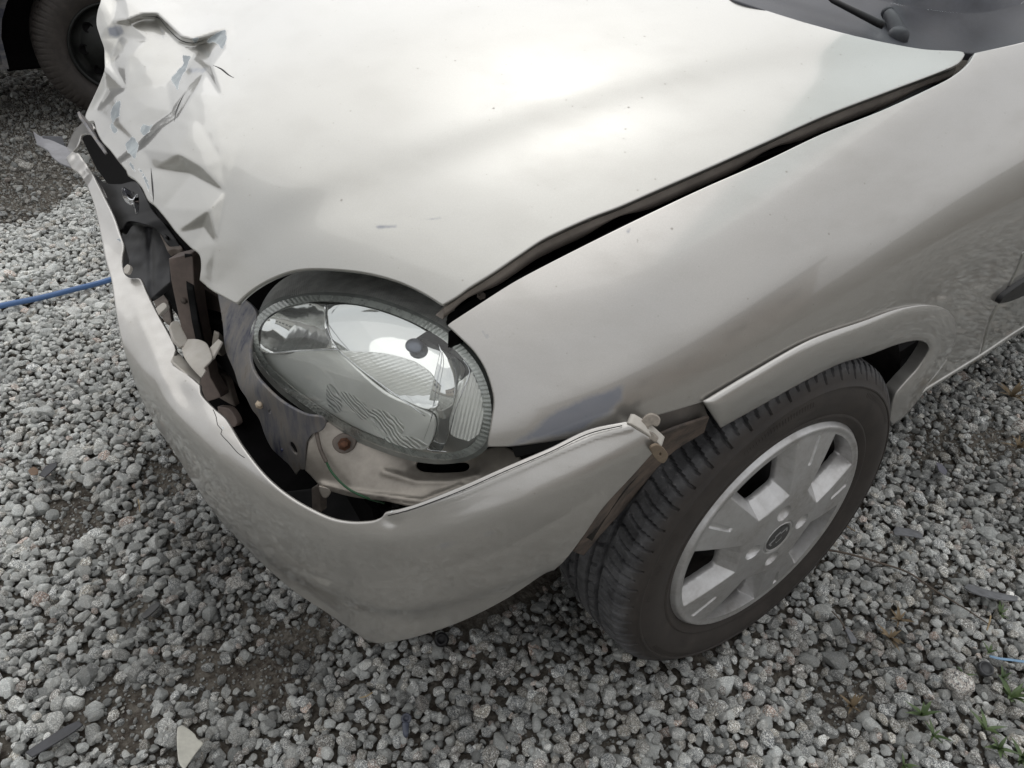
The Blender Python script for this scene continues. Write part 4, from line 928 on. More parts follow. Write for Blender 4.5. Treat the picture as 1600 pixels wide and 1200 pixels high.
# dark steel rim behind
lr = lathe('steel_rim', wc0 - wn*.075, tuple(wn), [(.183, -.08), (.183, .045), (.176, .06), (.172, .03), (.165, -.01), (.12, -.005), (.10, .018), (.07, .022), (.05, .03), (.02, .032)], simple('rusty_black_rim', (.020, .017, .015), .7, .2, .5, 40, .3), wheel, 64)
for i in range(4):
    a = math.radians(40+90*i); lathe('wheel_bolt', wp(.052, LUG[i], -.012+.012), tuple(wn), [(.0085, -.006), (.0085, .003), (.006, .0045)], M['brownsteel'], wheel, 6, False)
# centre cap with emblem
cap = lathe('centre_cap', wc0+wn*.0175, tuple(wn), [(.0285, -.004), (.0285, .0012), (.0272, .0020), (.0262, .0012), (.0250, .0008), (.0245, .0001), (.010, .0006), (.001, .0008)], M['cover'], wheel, 48)
def flat_on_wheel(name, pts, h, t, mat, parent, rot=0.0):
    n = len(pts); V = []; c, s_ = math.cos(rot), math.sin(rot)
    for hh in (h, h+t):
        for (x, y) in pts: V.append(wc0+wu*(-(x*c-y*s_))+wz*(x*s_+y*c)+wn*hh)
    F = [tuple(range(n, 2*n)), tuple(range(n))[::-1]] + [(i, (i+1) % n, n+(i+1) % n, n+i) for i in range(n)]
    return mesh_obj(name, V, F, mat, parent, smooth=False)
dk = simple('emblem_grey', (.10, .10, .10), .45, .5, .3, 200)
flat_on_wheel('badge_disc', [(.0238*math.cos(t), .0238*math.sin(t)) for t in np.linspace(0, 2*math.pi, 40, endpoint=False)], .0185, .0002, dk, wheel)
bt = [(-.018, -.0035), (-.0195, .0045), (-.0060, .0045), (-.0048, .0095), (.0068, .0095), (.0055, .0045), (.0195, .0045), (.018, -.0035), (.0050, -.0035), (.0038, -.0090), (-.0075, -.0090), (-.0062, -.0035)]
flat_on_wheel('badge_outline', [(x*1.0, y*1.0) for x, y in bt], .0187, .0006, M['cover'], wheel, math.radians(30))
flat_on_wheel('badge_cross', [(x*.84, y*.74) for x, y in bt], .0187, .0009, dk, wheel, math.radians(30))

# ---- wheel housing
TH = np.linspace(math.radians(22), math.radians(200), 60); V = []; F = []
for t in TH:
    for (yy, rr) in ((.765, .335), (.73, .345), (.60, .350), (.45, .34), (.40, .20)):
        ax_ = 1.0; V.append((math.cos(t)*rr*1.06 - .005, yy - .05*max(0, math.cos(t))*1.0, .30+math.sin(t)*rr*.93))
for i in range(len(TH)-1):
    for j in range(4): F.append((i*5+j, i*5+j+1, (i+1)*5+j+1, (i+1)*5+j))
mesh_obj('wheel_housing', V, F, M['well'], car)
# muddy liner seen in front of the tyre
solid('arch_liner', [(1000, 690, 1), (1030, 680), (1060, 668), (1108, 652, 1), (1100, 676, 1), (1050, 708), (1018, 742), (980, 790), (946, 828), (912, 868, 1), (896, 862, 1), (942, 793), (988, 743), (1022, 702, 1)],
      [(1030, 680, 'y', .755), (1108, 652, 'y', .768), (1050, 708, 'y', .735), (980, 790, 'y', .70), (942, 793, 'y', .735), (905, 880, 'y', .67), (868, 892, 'y', .66)], M['mud'], step=5, rim=((.0, .003),), disp=lambda p: np.array([noise.fractal(Vector((x*.05, y*.05, 1)), .7, 2, 4) for x, y in p])*.004)
solid('liner_bracket', [(1018, 700), (1028, 696), (1040, 704), (1044, 714), (1036, 724), (1026, 718), (1020, 710)], [(1018, 700, 'y', .775), (1044, 714, 'y', .765), (1026, 720, 'y', .765)], simple('mud_tan_bracket', (.22, .17, .12), .8), step=3, rim=((.0003, .0005), (.0003, .003)), holes=[[(1030, 708), (1033, 708), (1033, 712), (1030, 712)]])
# body shell behind everything so no light leaks through the far side
box('engine_block', (.08, -.05, .48), (.55, .85, .50), M['dark'], car, bev=.03)
box('floor_pan', (-1.2, 0, .27), (1.7, 1.40, .10), M['dark'], car, bev=.03)
box('inner_wing', (-.06, .47, .56), (.55, .05, .36), M['dark'], car, bev=.01)
box('subframe', (-.05, 0, .22), (.5, 1.1, .06), M['dark'], car, bev=.02)
box('bulkhead', (-.50, 0, .60), (.06, 1.40, .44), M['dark'], car, bev=.01)
box('front_crossmember', (.45, -.1, .30), (.06, 1.1, .10), M['dark'], car, bev=.01)

# ------------------------------------------------------------------ ground
def gnoise(x, y, s, z=0.0): return noise.noise(Vector((x*s, y*s, z)))
def coords(lo, hi, step, far, n):
    a = np.arange(lo, hi+1e-9, step); g = np.geomspace(.12, far, n)
    return np.r_[(lo-g)[::-1], a, hi+g]
gxs, gys = coords(-2.6, 2.2, .03, 600, 26), coords(-4.5, 2.4, .03, 600, 26)
GX, GY = np.meshgrid(gxs, gys, indexing='ij'); GZ = np.zeros_like(GX)
for i in range(len(gxs)):
    for j in range(len(gys)):
        x, y = gxs[i], gys[j]
        if abs(x) < 6 and abs(y) < 8: GZ[i, j] = gnoise(x, y, 2.2)*.012 + gnoise(x, y, 11, 3)*.004 - .012
        else: GZ[i, j] = -.012
gi = np.arange(GX.size).reshape(GX.shape)
k = NT('dirt_with_grit'); pos = k.pos()
n1 = k.noise(4.5, 6, .65, pos); n2 = k.noise(70, 6, .75, pos); vo = k.n('TexVoronoi', {'Vector': pos, 'Scale': 95.0, 'Randomness': 1.0})
c = k.ramp(n1, [(.36, (.045, .036, .030)), (.50, (.072, .061, .050)), (.64, (.12, .105, .088))])
c2 = k.mix(k.ramp(n2, [(.42, 0.0), (.62, .8)]), c, (.19, .175, .15))
far_ = k.n('VectorMath', {0: pos}, operation='LENGTH').outputs['Value']
fm = k.n('MapRange', {0: far_, 1: 4.5, 2: 7.0, 3: 0.0, 4: .8}).outputs[0]
c3 = k.mix(fm, c2, k.ramp(vo.outputs['Color'], [(.2, (.13, .125, .115)), (.8, (.27, .265, .245))]).outputs[0])
hb = k.math('ADD', n2.outputs[0], k.math('MULTIPLY', vo.outputs['Distance'], -.6))
k.bsdf(Base_Color=c3, Roughness=.95, Specular_IOR_Level=.2, Normal=k.bump(hb, .9, .008)); M['dirt'] = k.m
ground = mesh_obj('ground', np.stack([GX, GY, GZ], -1).reshape(-1, 3), np.stack([gi[:-1, :-1], gi[1:, :-1], gi[1:, 1:], gi[:-1, 1:]], -1).reshape(-1, 4), M['dirt'])
ground['kind'] = 'structure'
def gz(x, y): return gnoise(x, y, 2.2)*.012 + gnoise(x, y, 11, 3)*.004 - .012
def onground(u, v, h=.012): return at(u, v, z=h)

# stone shapes: pebbles with worn flats
def stone_mesh(seed, sub, angular):
    rg = random.Random(seed); bm = bmesh.new(); bmesh.ops.create_icosphere(bm, subdivisions=sub, radius=1)
    pl = []
    for _ in range(13):
        d = Vector((rg.gauss(0, 1), rg.gauss(0, 1), rg.gauss(0, 1))).normalized(); pl.append((d, rg.uniform(.52, .86)))
    sx, sy, sz = rg.uniform(.95, 1.25), rg.uniform(.78, 1.0), rg.uniform(.62, .82)
    for v in bm.verts:
        p = v.co.copy(); 
        for _ in range(2):
            for d, h in pl:
                q = p.dot(d)
                if q > h: p -= d*(q-h)*angular
        p *= 1 + .05*noise.noise(v.co*1.3+Vector((seed, 0, 0))) + .012*noise.noise(v.co*4+Vector((seed, 5, 0)))
        v.co = Vector((p.x*sx, p.y*sy, p.z*sz))
    me = bpy.data.meshes.new('stone_shape'); bm.to_mesh(me); bm.free()
    me.polygons.foreach_set('use_smooth', [True]*len(me.polygons)); me.set_sharp_from_angle(angle=math.radians(24)); return me
k = NT('granite_pebble')
tco = k.n('TexCoord').outputs['Object']; tone = k.attr('tone', 'INSTANCER').outputs['Fac']; kind_ = k.attr('kindv', 'INSTANCER').outputs['Fac']; damp = k.attr('damp', 'INSTANCER').outputs['Fac']
vec = k.n('VectorMath', {0: tco, 1: k.n('CombineXYZ', {0: k.math('MULTIPLY', kind_, 37.0), 1: k.math('MULTIPLY', tone, 21.0)}).outputs[0]}, operation='ADD').outputs[0]
g1 = k.noise(4.2, 4, .75, vec); g2 = k.noise(9, 3, .8, vec); g3 = k.noise(1.3, 3, .6, vec)
basec = k.ramp(kind_, [(0.0, (.26, .27, .262)), (.35, (.30, .303, .288)), (.62, (.225, .236, .238)), (.80, (.29, .265, .22)), (.93, (.20, .19, .175)), (.975, (.34, .24, .19)), (1.0, (.46, .45, .42))])
white = k.mix(k.ramp(g1, [(.48, 0.0), (.56, 1.0)]), basec, (.60, .60, .57)); 
black = k.mix(k.ramp(g2, [(.50, 0.0), (.56, 1.0)]), white, (.05, .055, .06))
sp = k.math('MULTIPLY', k.ramp(kind_, [(.20, .25), (.50, .9)]).outputs[0], k.math('SUBTRACT', 1.0, k.math('MULTIPLY', damp, .2)))
c = k.mix(sp, basec, black)
c = k.mix(k.math('MULTIPLY', k.ramp(g3, [(.48, 0.0), (.78, .35)]).outputs[0], 1.0), c, (.22, .20, .165))
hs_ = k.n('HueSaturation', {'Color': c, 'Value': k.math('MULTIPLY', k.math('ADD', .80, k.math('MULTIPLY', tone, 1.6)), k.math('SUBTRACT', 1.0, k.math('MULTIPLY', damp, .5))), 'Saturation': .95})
k.bsdf(Base_Color=hs_.outputs[0], Roughness=k.math('SUBTRACT', .88, k.math('MULTIPLY', damp, .25)), Specular_IOR_Level=.3, Normal=k.bump(k.math('ADD', g2.outputs[0], g1.outputs[0]), .45, .05)); M['stone'] = k.m
def source_collection(name, n, sub, ang, seed0):
    col = bpy.data.collections.new(name)
    for i in range(n):
        me = stone_mesh(seed0+i, sub, ang); me.materials.append(M['stone']); o = bpy.data.objects.new('stone_shape', me); col.objects.link(o)
    return col
def scatter(name, pts, rad, rot, tone, kindv, damp, col, n, label=None):
    me = bpy.data.meshes.new(name); me.from_pydata(pts.tolist(), [], [])
    for an, ty_, v in (('rad', 'FLOAT', rad), ('tone', 'FLOAT', tone), ('kindv', 'FLOAT', kindv), ('damp', 'FLOAT', damp)):
        me.attributes.new(an, ty_, 'POINT').data.foreach_set('value', np.asarray(v, np.float32))
    me.attributes.new('rotv', 'FLOAT_VECTOR', 'POINT').data.foreach_set('vector', np.asarray(rot, np.float32).reshape(-1))
    me.attributes.new('pick', 'INT', 'POINT').data.foreach_set('value', np.random.RandomState(5).randint(0, n, len(pts)).astype(np.int32))
    o = link(bpy.data.objects.new(name, me))
    g = bpy.data.node_groups.new(name, 'GeometryNodeTree')
    g.interface.new_socket('Geometry', in_out='INPUT', socket_type='NodeSocketGeometry'); g.interface.new_socket('Geometry', in_out='OUTPUT', socket_type='NodeSocketGeometry')
    gi_ = g.nodes.new('NodeGroupInput'); go = g.nodes.new('NodeGroupOutput'); ip = g.nodes.new('GeometryNodeInstanceOnPoints')
    ci = g.nodes.new('GeometryNodeCollectionInfo'); ci.inputs['Collection'].default_value = col; ci.inputs['Separate Children'].default_value = True; ci.inputs['Reset Children'].default_value = True
    def na(nm, dt):
        q = g.nodes.new('GeometryNodeInputNamedAttribute'); q.data_type = dt; q.inputs['Name'].default_value = nm; return q.outputs['Attribute']
    L = g.links.new
    L(gi_.outputs[0], ip.inputs['Points']); L(ci.outputs[0], ip.inputs['Instance']); ip.inputs['Pick Instance'].default_value = True
    L(na('pick', 'INT'), ip.inputs['Instance Index']); L(na('rotv', 'FLOAT_VECTOR'), ip.inputs['Rotation']); L(na('rad', 'FLOAT'), ip.inputs['Scale'])
    L(ip.outputs[0], go.inputs[0])
    md = o.modifiers.new('scatter', 'NODES'); md.node_group = g; o['kind'] = 'stuff'
    if label: o['label'] = label[0]; o['category'] = label[1]
    return o
npr = np.random.RandomState(11)
def hexpts(x0, x1, y0, y1, s, jit):
    ys = np.arange(y0, y1, s*.866); P = []
    for j, y in enumerate(ys):
        xs = np.arange(x0+(s/2 if j % 2 else 0), x1, s); P.append(np.c_[xs, np.full(len(xs), y)])
    P = np.vstack(P); return P + npr.uniform(-jit, jit, P.shape)*s
def pixs(P):
    q = (np.c_[P, np.zeros(len(P))]-CAM) @ ROT.T; z = np.maximum(q[:, 2], .05); return np.c_[800+FPX*q[:, 0]/z, 600-FPX*q[:, 1]/z], q[:, 2]
def keep(P, marg):
    u, z = pixs(P); inview = (z > .1) & (u[:, 0] > -marg) & (u[:, 0] < 1600+marg) & (u[:, 1] > -marg) & (u[:, 1] < 1200+marg)
    return inview
GB = [(130, 810, 60, 1.), (250, 740, 60, .9), (200, 1110, 75, 1.0), (60, 1010, 30, .6), (330, 1050, 40, .8), (470, 985, 50, .9), (420, 1060, 60, .8), (400, 950, 40, .6), (1480, 700, 60, .7), (1560, 690, 70, .8), (1400, 1000, 45, .8), (1450, 930, 30, .6), (1330, 1100, 60, .8), (1560, 1050, 50, .5), (1230, 1140, 60, .6), (560, 1100, 30, .4), (210, 950, 45, .6), (1490, 900, 35, .5), (1380, 870, 25, .5), (1560, 1150, 70, .5)]
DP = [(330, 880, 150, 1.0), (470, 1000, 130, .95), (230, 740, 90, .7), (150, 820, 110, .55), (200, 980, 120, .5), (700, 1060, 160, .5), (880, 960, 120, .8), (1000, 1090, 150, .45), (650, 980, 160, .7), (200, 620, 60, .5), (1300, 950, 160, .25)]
def field(B, P):
    u, z = pixs(P); r = np.zeros(len(P))
    for (x, y, s, a) in B: r = np.maximum(r, a*np.exp(-((u[:, 0]-x)**2+(u[:, 1]-y)**2)/(s*s)))
    return r
def vn(P, s, z): return np.array([noise.noise(Vector((x*s, y*s, z))) for x, y in P])
cols = source_collection('pebble_shapes', 18, 3, .9, 100); cols2 = source_collection('grit_shapes', 6, 1, .9, 300)
def attrs(P, dampn=True):
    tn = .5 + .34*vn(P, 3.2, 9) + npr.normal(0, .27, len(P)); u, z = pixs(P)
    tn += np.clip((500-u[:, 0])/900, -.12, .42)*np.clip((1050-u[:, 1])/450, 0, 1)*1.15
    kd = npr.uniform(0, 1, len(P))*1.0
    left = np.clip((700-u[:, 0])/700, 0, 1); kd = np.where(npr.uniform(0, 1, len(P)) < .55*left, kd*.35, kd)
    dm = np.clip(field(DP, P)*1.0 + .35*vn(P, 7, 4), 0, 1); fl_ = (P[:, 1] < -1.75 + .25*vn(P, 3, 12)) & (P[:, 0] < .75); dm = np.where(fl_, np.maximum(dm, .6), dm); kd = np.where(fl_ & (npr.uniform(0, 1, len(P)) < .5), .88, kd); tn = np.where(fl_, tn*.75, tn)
    return np.clip(tn, .0, 1.5), kd, dm
layers = []
# main cover in view
P = hexpts(-2.6, 2.1, -3.3, 2.0, .0177, .42); P = P[keep(P, 380)]
under = (np.abs(P[:, 1]) < .5) & (P[:, 0] < .35); P = P[~under]
b_ = field(GB, P) + .55*vn(P, 5, 1) + .25*vn(P, 17, 2)
farl = (P[:, 1] < -1.75 + .25*vn(P, 3, 12)) & (P[:, 0] < .75)
P = P[(npr.uniform(0, 1, len(P)) > np.clip((b_-.40)*2.0, 0, .86)) & ~(farl & (npr.uniform(0, 1, len(P)) < .86))]
R1 = .0091*np.exp(npr.normal(0, .29, len(P))); z1 = np.array([gz(x, y) for x, y in P]) + .008 + npr.uniform(-.0015, .0035, len(P))
layers.append((P, R1, z1))
P = hexpts(-2.6, 2.1, -3.3, 2.0, .0212, .5); P = P[keep(P, 340)]; P = P[~((np.abs(P[:, 1]) < .5) & (P[:, 0] < .35))]
b_ = field(GB, P) + .55*vn(P, 5, 1) + .25*vn(P, 17, 2); farl = (P[:, 1] < -1.75 + .25*vn(P, 3, 12)) & (P[:, 0] < .75)
P = P[(b_ < .44) & ~(farl & (npr.uniform(0, 1, len(P)) < .95))]
R1 = .0080*np.exp(npr.normal(0, .32, len(P))); z1 = np.array([gz(x, y) for x, y in P]) + .0165 + npr.uniform(-.004, .003, len(P)); layers.append((P, R1, z1))
# sparser cover outside the frame
P = hexpts(-5, 6, -6, 6, .027, .45); P = P[~keep(P, 350) | (P[:, 1] > 1.5) | (P[:, 0] > 1.65) | (P[:, 1] < -3.25)]; P = P[~((np.abs(P[:, 1]) < .6) & (P[:, 0] < .45))]
P = P[np.hypot(P[:, 0]-.4, P[:, 1]-.4) < 4.6]
R1 = .0128*np.exp(npr.normal(0, .22, len(P))); z1 = -.004 + npr.uniform(-.003, .003, len(P)); layers.append((P, R1, z1))
P3 = np.vstack([np.c_[p, z] for p, r, z in layers]); R3 = np.concatenate([r for p, r, z in layers])
# stones give way where the tyres stand
tn, kd, dm = attrs(P3[:, :2])
tq = (P3[:, 1] > .60) & (P3[:, 1] < .78) & (np.abs(P3[:, 0]) < .075); P3[tq, 2] -= .02
big = npr.uniform(0, 1, len(P3)) < .012; R3[big] *= 1.45
rot = np.c_[npr.normal(0, .35, len(P3)), npr.normal(0, .35, len(P3)), npr.uniform(0, 6.28, len(P3))]
print('stones', len(P3))
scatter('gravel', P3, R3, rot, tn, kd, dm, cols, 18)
P = hexpts(-2.3, 1.6, -3.6, 1.5, .0100, .5); P = P[keep(P, 40)]; P = P[~((np.abs(P[:, 1]) < .5) & (P[:, 0] < .35))]; P = P[(npr.uniform(0, 1, len(P)) < .12) | (field(GB, P)+.55*vn(P, 5, 1) > .12) | (P[:, 1] < -1.6)]
Rg = .0031*np.exp(npr.normal(0, .5, len(P))); zg = np.array([gz(x, y) for x, y in P]) + Rg*.35
tn, kd, dm = attrs(P); print('grit', len(P))
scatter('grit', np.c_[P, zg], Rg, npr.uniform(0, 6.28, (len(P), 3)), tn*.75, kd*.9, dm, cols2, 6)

# ------------------------------------------------------------------ loose things on the gravel
def shard(name, out, mat, label, cat, h=.026, thick=.0025, tilt=None, group=None):
    hh = h
    ctrl = [(out[0][0], out[0][1], 'z', hh), (out[len(out)//3][0], out[len(out)//3][1], 'z', hh-.006), (out[2*len(out)//3][0], out[2*len(out)//3][1], 'z', hh+.003)]
    c0 = np.mean([at(p[0], p[1], z=hh) for p in out], 0)
    par = None
    o = panel(name, out, tps(ctrl), mat, None, step=5, rim=((.0003, .0003), (.0004, .001), (.0002, thick)))
    me = o.data; off = Vector(c0)
    me.transform(Matrix.Translation(-off)); o.location = off
    return tag(o, label, cat, group)
dkp = simple('dark_grey_plastic', (.045, .046, .052), .5, 0, .4, 40, .2, 200); gyp = simple('dusty_grey_plastic', (.17, .175, .185), .6, 0, .35, 60, .2, 200)
whp = simple('dusty_white_plastic', (.52, .51, .45), .6, 0, .18, 50, .15, 200)
shard('plastic_shard', [(278, 1136), (284, 1133, 1), (296, 1140), (305, 1148), (307, 1153), (318, 1161, 1), (306, 1176), (292, 1196), (288, 1202, 1), (280, 1190), (277, 1162)], whp, 'pale triangular plastic shard lying on the gravel in the foreground', 'plastic shard', .030)
shard('plastic_strip', [(40, 1175, 1), (52, 1167), (100, 1136), (122, 1126, 1), (129, 1132, 1), (108, 1147), (62, 1175), (50, 1182, 1)], dkp, 'long dark plastic strip lying in the near left corner of the gravel', 'plastic strip', .026)
shard('plastic_fragment', [(61, 742, 1), (72, 728), (88, 722, 1), (88, 728), (70, 745, 1)], dkp, 'dark splinter of plastic on pale gravel left of the bumper', 'plastic fragment', .024)
shard('plastic_fragment', [(220, 962, 1), (236, 946), (248, 940, 1), (250, 945), (232, 962), (224, 966, 1)], simple('damp_plastic', (.05, .05, .05), .5), 'wedge of dark plastic half buried in damp gravel below the bumper', 'plastic fragment', .020)
shard('slate_piece', [(1396, 828, 1), (1400, 823, 1), (1425, 827), (1441, 834), (1442, 841, 1), (1425, 837), (1398, 835, 1)], gyp, 'thin grey slat piece on the gravel right of the wheel', 'slat piece', .026)
shard('slate_piece', [(1506, 917, 1), (1514, 912, 1), (1545, 922), (1590, 932, 1), (1590, 938, 1), (1552, 934), (1520, 925)], gyp, 'longer grey slat piece near the right edge of the gravel', 'slat piece', .026)
shard('slate_piece', [(1320, 980, 1), (1326, 981, 1), (1338, 998), (1339, 1004, 1), (1331, 1004, 1)], gyp, 'short pale slat piece on dark gravel in front of the wheel', 'slat piece', .026)
shard('leaf', [(1463, 722, 1), (1472, 726), (1480, 736), (1478, 742, 1), (1468, 736)], simple('dry_leaf_grey', (.12, .12, .15), .6), 'curled dark leaf on gravel behind the wheel', 'leaf', .026, .0008)
shard('mirror_shard', [(113, 626, 1), (119, 623, 1), (126, 627, 1), (123, 631, 1), (114, 630, 1)], simple('white_chip', (.75, .73, .70), .3), 'tiny bright chip on pale gravel left of the bumper', 'chip', .027, .001)
shard('leaf', [(44, 735, 1), (52, 729), (60, 734), (59, 741, 1), (49, 742)], simple('brown_leaf', (.17, .11, .07), .6), 'small orange brown leaf beside the dark plastic splinter', 'leaf', .026, .0008)
def gtube(name, px, hs, rad, mat, label, cat, group=None, seg=10, flat=1.0, n=6):
    pts = [at(u, v, z=h) for (u, v), h in zip(px, hs)]
    o = tube(name, pts, rad, mat, None, seg, origin=tuple(pts[0]), smooth_n=n, flat=flat); return tag(o, label, cat, group)
bl = simple('blue_hose_pvc', (.085, .17, .36), .38, 0, .12, 10, .05)
gtube('garden_hose', [(-220, 545), (-60, 494), (0, 478), (60, 466), (120, 451), (172, 437), (240, 410), (330, 350)], [.027, .026, .026, .025, .026, .026, .024, .02], .0078, bl, 'blue garden hose running across the gravel under the car nose', 'hose', seg=14)
gtube('strap', [(1546, 1025), (1562, 1029), (1580, 1031), (1604, 1034), (1680, 1040)], [.024, .026, .025, .025, .02], .0028, simple('light_blue_strap', (.20, .34, .50), .5), 'thin light blue strap at the right edge among weeds', 'strap', flat=.35)
twg = simple('grey_twig', (.12, .095, .075), .8, 0, .35, 90, .4, 300)
gtube('twig', [(1285, 858), (1320, 864), (1370, 878), (1420, 895), (1460, 922), (1510, 952), (1546, 976)], [.028, .031, .030, .032, .029, .029, .026], [.0022, .0022, .002, .0018, .0016, .0013, .001], twg, 'long thin bent twig on the gravel right of the wheel', 'twig', seg=7)
gtube('twig', [(1300, 955), (1312, 968), (1322, 985)], [.026, .028, .026], .0013, twg, 'short twig touching the pale slat piece', 'twig', seg=6)
gtube('twig', [(1320, 820), (1336, 830)], [.028, .028], .0013, simple('tan_straw', (.32, .25, .16), .8), 'short tan straw just right of the front tyre', 'twig', seg=6)
straw = simple('straw_material', (.38, .29, .17), .8)
gtube('straw', [(1542, 985), (1546, 972), (1548, 962)], [.026, .034, .038], .0014, straw, 'pale straw sticking up near the end of the long twig', 'straw', seg=6)
gtube('straw', [(562, 1090), (572, 1088), (582, 1082)], [.027, .029, .027], .0011, straw, 'small yellow straw on gravel in front of the bumper', 'straw', seg=6)
gtube('straw', [(216, 780), (218, 792), (219, 800)], [.03, .028, .022], .0009, straw, 'upright pale straw in the damp patch left of the bumper', 'straw', seg=6)
# black fastener and rubber grommet
def loc_lathe(name, u, v, h, axis, prof, mat, label, cat, seg=24):
    p = at(u, v, z=h); o = lathe(name, p, axis, prof, mat, None, seg); o.data.transform(Matrix.Translation(-Vector(p))); o.location = p
    return tag(o, label, cat) if label else o
loc_lathe('round_plug', 1537, 1046, .018, (.25, .3, 1), [(.0125, 0), (.0125, .008), (.0115, .010), (.0095, .0095), (.009, .006), (.001, .006)], simple('cap_grey', (.05, .052, .055), .5, 0, .3, 90, .2), 'round grey rubber cap near the right edge beside the blue strap', 'cap')
loc_lathe('rubber_grommet', 690, 1000, .020, (.3, .4, .9), [(.0115, 0), (.0125, .004), (.0105, .008), (.007, .010), (.0065, .006), (.001, .006)], M['black'], 'black rubber grommet on gravel directly under the bumper corner', 'grommet')
fst = tag(empty('plastic_fastener', tuple(at(636, 1130, z=.028))), 'broken dark plastic fastener with round eye in the foreground gravel', 'fastener')
lathe('eye_ring', at(635, 1123, z=.030), (.2, .3, 1), [(.0045, 0), (.0075, .001), (.0080, .003), (.0070, .0045), (.0045, .004), (.0040, .001)], simple('fastener_plastic', (.05, .055, .075), .4), fst, 24)
tube('stem', [at(634, 1130, z=.030), at(634, 1146, z=.028), at(635, 1152, z=.022)], [.0055, .0045, .002], simple('fastener_stem', (.07, .08, .11), .35), fst, 10, flat=.6)
# weeds
grn = NT('weed_leaf'); pos = grn.pos(); gb = grn.bsdf(Base_Color=grn.mix(grn.ramp(grn.noise(60, 3, .5, pos), [(.35, 0.0), (.65, 1.0)]), (.05, .085, .03), (.11, .16, .06)), Roughness=.5); M['weed'] = grn.m
drg = simple('dry_grass', (.20, .15, .09), .8, 0, .3)
def weed(u, v, size, n, label, seed, mat=None, h0=.012):
    rg = random.Random(seed); base_ = at(u, v, z=h0); V, F = [], []
    for i in range(n):
        a = rg.uniform(0, 6.28); L = size*rg.uniform(.5, 1.1); w_ = L*rg.uniform(.07, .12); lean = rg.uniform(.35, 1.1); b0 = len(V); d = Vector((math.cos(a), math.sin(a), 0)); s_ = Vector((-d.y, d.x, 0))
        for q in range(6):
            t = q/5; c_ = Vector(base_)+d*(L*t*math.sin(lean)*(.6+.5*t))+Vector((0, 0, 1))*L*(t*math.cos(lean)-.25*t*t); wd = w_*math.sin(math.pi*min(.97, .15+.85*t))
            V += [tuple(c_-s_*wd), tuple(c_+Vector((0, 0, -wd*.4))), tuple(c_+s_*wd)]
            if q: F += [(b0+q*3-3, b0+q*3-2, b0+q*3+1, b0+q*3), (b0+q*3-2, b0+q*3-1, b0+q*3+2, b0+q*3+1)]
    o = mesh_obj('weed_tuft', V, F, mat or M['weed'], None, origin=tuple(base_)); return tag(o, label, 'weed', 'weeds in the gravel')
for q in [(1578, 1092, .050, 12, 'bright green leafy weed by the right edge below the blue strap', 1), (1440, 1118, .032, 11, 'green weed tuft at the edge of the bare dirt, left of the other weeds', 2), (1540, 1140, .034, 9, 'small upright weed between the leafy weed and the bottom edge', 3),
          (1560, 1170, .036, 12, 'low spreading weed near the bottom right corner', 4), (1458, 1150, .028, 9, 'small green weed just below the weed by the bare dirt', 5), (1505, 1056, .024, 8, 'tiny weed sprout left of the round rubber cap', 6), (1566, 1060, .024, 8, 'tiny weed right below the round rubber cap', 7),
          (1412, 1196, .026, 8, 'weed sprout at the bottom edge of the picture', 8), (1562, 960, .030, 7, 'thin grass sprout near the longer slat piece', 9), (1545, 1020, .026, 6, 'grass blades beside the end of the blue strap', 10), (1596, 1185, .04, 10, 'weed cut off by the bottom right corner', 12)]: weed(*q)
for q in [(1390, 998, .035, 14, 'dry brown grass tuft in the dark hollow before the wheel', 21, drg), (1404, 970, .03, 12, 'dry grass tuft beside the dark hollow', 22, drg), (1330, 1105, .034, 12, 'dry rootlets on bare dirt in the lower right', 23, drg), (1580, 620, .05, 12, 'dry brown grass under the door edge', 24, drg), (1590, 700, .05, 10, 'dry brown stalks at the right edge behind the wheel', 25, drg)]: weed(*q)

# ------------------------------------------------------------------ dark parked car behind, top left
oc = tag(empty('dark_car', (.15, -2.75, 0)), 'dark blue car with black tyre parked behind the crumpled bonnet', 'car')
M['dcar'] = paint_mat('dark_blue_paint', col=(.045, .05, .075), dust=.5, rough=.4)
for n_ in (M['dcar'].node_tree.nodes):
    if n_.type == 'BSDF_PRINCIPLED': n_.inputs['Metallic'].default_value = .2
# wheel of the dark car: facing the viewer
cw = at(172, 40, y=-2.50); dn = np.array([.14, .98, .0]); dn /= np.linalg.norm(dn)
cw[2] = .30; ow = empty('rear_wheel', tuple(cw), oc)
print('dark wheel', cw, pix(cw))
otp = [(.17, -.01), (.19, 0), (.215, .012), (.25, .012), (.275, 0), (.290, -.016), (.2945, -.03), (.2945, -.055), (.288, -.056), (.288, -.062), (.2945, -.063), (.2945, -.10), (.288, -.101), (.288, -.107), (.2945, -.108), (.2945, -.15), (.27, -.17), (.2, -.18), (.17, -.17)]
def lathe2(name, c, ax, prof, mat, parent, seg=96, groove=0):
    ax = Vector(ax).normalized(); a = Vector((0, 0, 1)).cross(ax).normalized(); b = ax.cross(a); V, F = [], []
    for (r, h) in prof:
        for i in range(seg):
            t = 2*math.pi*i/seg; rr = r - (groove if (i % 6 == 0 and r > .27 and h > -.06) else 0); V.append(tuple(Vector(c)+(a*math.cos(t)+b*math.sin(t))*rr+ax*h))
    for k_ in range(len(prof)-1):
        for i in range(seg): F.append((k_*seg+i, k_*seg+(i+1) % seg, (k_+1)*seg+(i+1) % seg, (k_+1)*seg+i))
    return mesh_obj(name, V, F, mat, parent)
lathe2('tyre', cw, dn, otp, M['tyre'], ow, 432, .007)
lathe('steel_rim', cw, tuple(dn), [(.178, -.16), (.178, -.01), (.170, .004), (.160, -.02), (.15, -.05), (.12, -.045), (.10, -.02), (.06, -.015), (.035, .01), (.01, .012)], simple('black_steel_rim', (.012, .013, .012), .45, .4, .4, 30, .1), ow, 48)
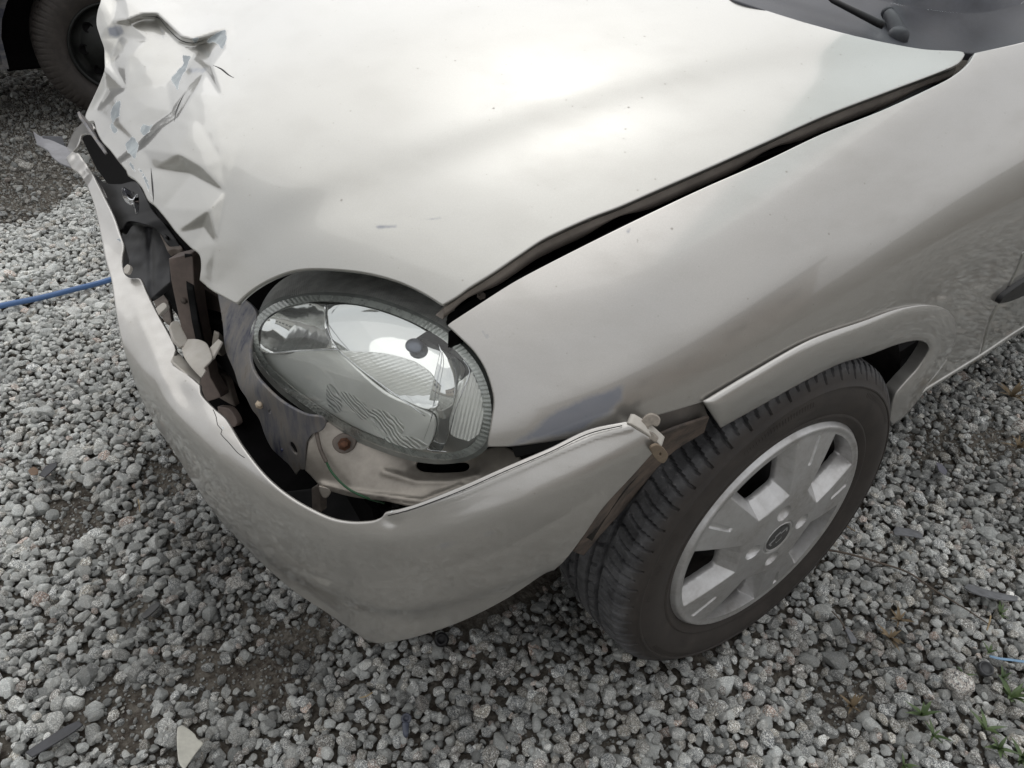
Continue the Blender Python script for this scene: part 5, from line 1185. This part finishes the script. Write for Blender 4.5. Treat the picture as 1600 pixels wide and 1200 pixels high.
for i in range(8):
    a = 2*math.pi*i/8; ax = Vector(dn); u_ = Vector((0, 0, 1)).cross(ax).normalized(); b_ = ax.cross(u_)
    c_ = Vector(cw)+(u_*math.cos(a)+b_*math.sin(a))*.115+ax*(-.026); lathe('vent_hole', c_, tuple(dn), [(.020, -.006), (.020, .001), (.016, .001), (.015, -.01)], M['dark'], ow, 16)
def ext(name, prof_xz, y0, y1, mat, parent, yaw=0.0, rnd_=.03, c0=(0, 0, 0)):
    bm = bmesh.new(); vs = [bm.verts.new((x, y0, z)) for x, z in prof_xz]; f = bm.faces.new(vs); r = bmesh.ops.extrude_face_region(bm, geom=[f])
    for v in [g for g in r['geom'] if isinstance(g, bmesh.types.BMVert)]: v.co.y = y1
    bmesh.ops.bevel(bm, geom=[e for e in bm.edges if abs(e.verts[0].co.y-e.verts[1].co.y) < 1e-6], offset=rnd_, segments=3, affect='EDGES')
    bmesh.ops.recalc_face_normals(bm, faces=bm.faces); bm.verts.index_update()
    Rm = Matrix.Rotation(yaw, 3, 'Z'); V = [tuple(Vector(c0)+Rm @ v.co) for v in bm.verts]; F = [[v.index for v in f.verts] for f in bm.faces]; bm.free()
    return mesh_obj(name, V, F, mat, parent, smooth=False)
yaw = math.atan2(-dn[0], dn[1])
# local x along the dark car's side: image left is +x
arch = [(.40*math.cos(t), .30+.36*math.sin(t)) for t in np.linspace(math.radians(12), math.radians(168), 16)]
bodyp = [(.40, .26)] + [(.90, .26), (.98, .45), (.96, .80), (.80, .95), (.2, 1.05), (-.4, 1.45), (-1.6, 1.48), (-2.2, 1.0), (-2.7, .9), (-2.8, .4), (-2.7, .26), (-.42, .26)] + arch[::-1]
ext('body', bodyp, -1.55, .035, M['dcar'], oc, yaw, .03, (cw[0], cw[1], 0))
ext('wheel_housing', [(x*.98, z) for x, z in [(.42, .2), (.42, .75), (-.42, .75), (-.42, .2)]], -.5, -.2, M['dark'], oc, yaw, .01, (cw[0], cw[1], 0))
# ------------------------------------------------------------------ yard behind the photographer, seen only in reflections
def wall_building(name, c, size, mat, rmat, label, nwin, faces_dir):
    b = tag(empty(name, c), label, 'building'); x, y, z = c; sx, sy, sz = size
    box('wall', (x, y, sz/2), (sx, sy, sz), mat, b, bev=.02)
    box('roof', (x, y, sz+.15), (sx+.6, sy+.6, .3), rmat, b, bev=.05)
    along = 0 if abs(faces_dir[1]) > .5 else 1; L = size[along]
    for i in range(nwin):
        o_ = -L/2 + L*(i+.5)/nwin; px_ = (x+o_, y+faces_dir[1]*(sy/2+.02), sz*.55) if along == 0 else (x+faces_dir[0]*(sx/2+.02), y+o_, sz*.55)
        s2 = (1.3, .06, 1.2) if along == 0 else (.06, 1.3, 1.2)
        f = box('window', px_, s2, whp, b, bev=.01)
        g_ = tuple(v - .16 if v > .2 else v+.02 for v in s2); box('pane', px_, g_, M['black'], f, bev=0)
    return b
brick = simple('brick_wall', (.38, .33, .29), .85, 0, .3, 3, .2); rf = simple('grey_roof', (.12, .12, .125), .8)
wall_building('workshop', (1.5, 13.5, 0), (20, 4, 3.8), brick, rf, 'low red brick workshop with white framed windows across the yard', 7, (0, -1))
wall_building('office', (11.5, -1.0, 0), (5, 9, 3.8), simple('pale_render', (.5, .49, .45), .85), rf, 'pale rendered building with grey roof ahead of the car', 5, (-1, 0))
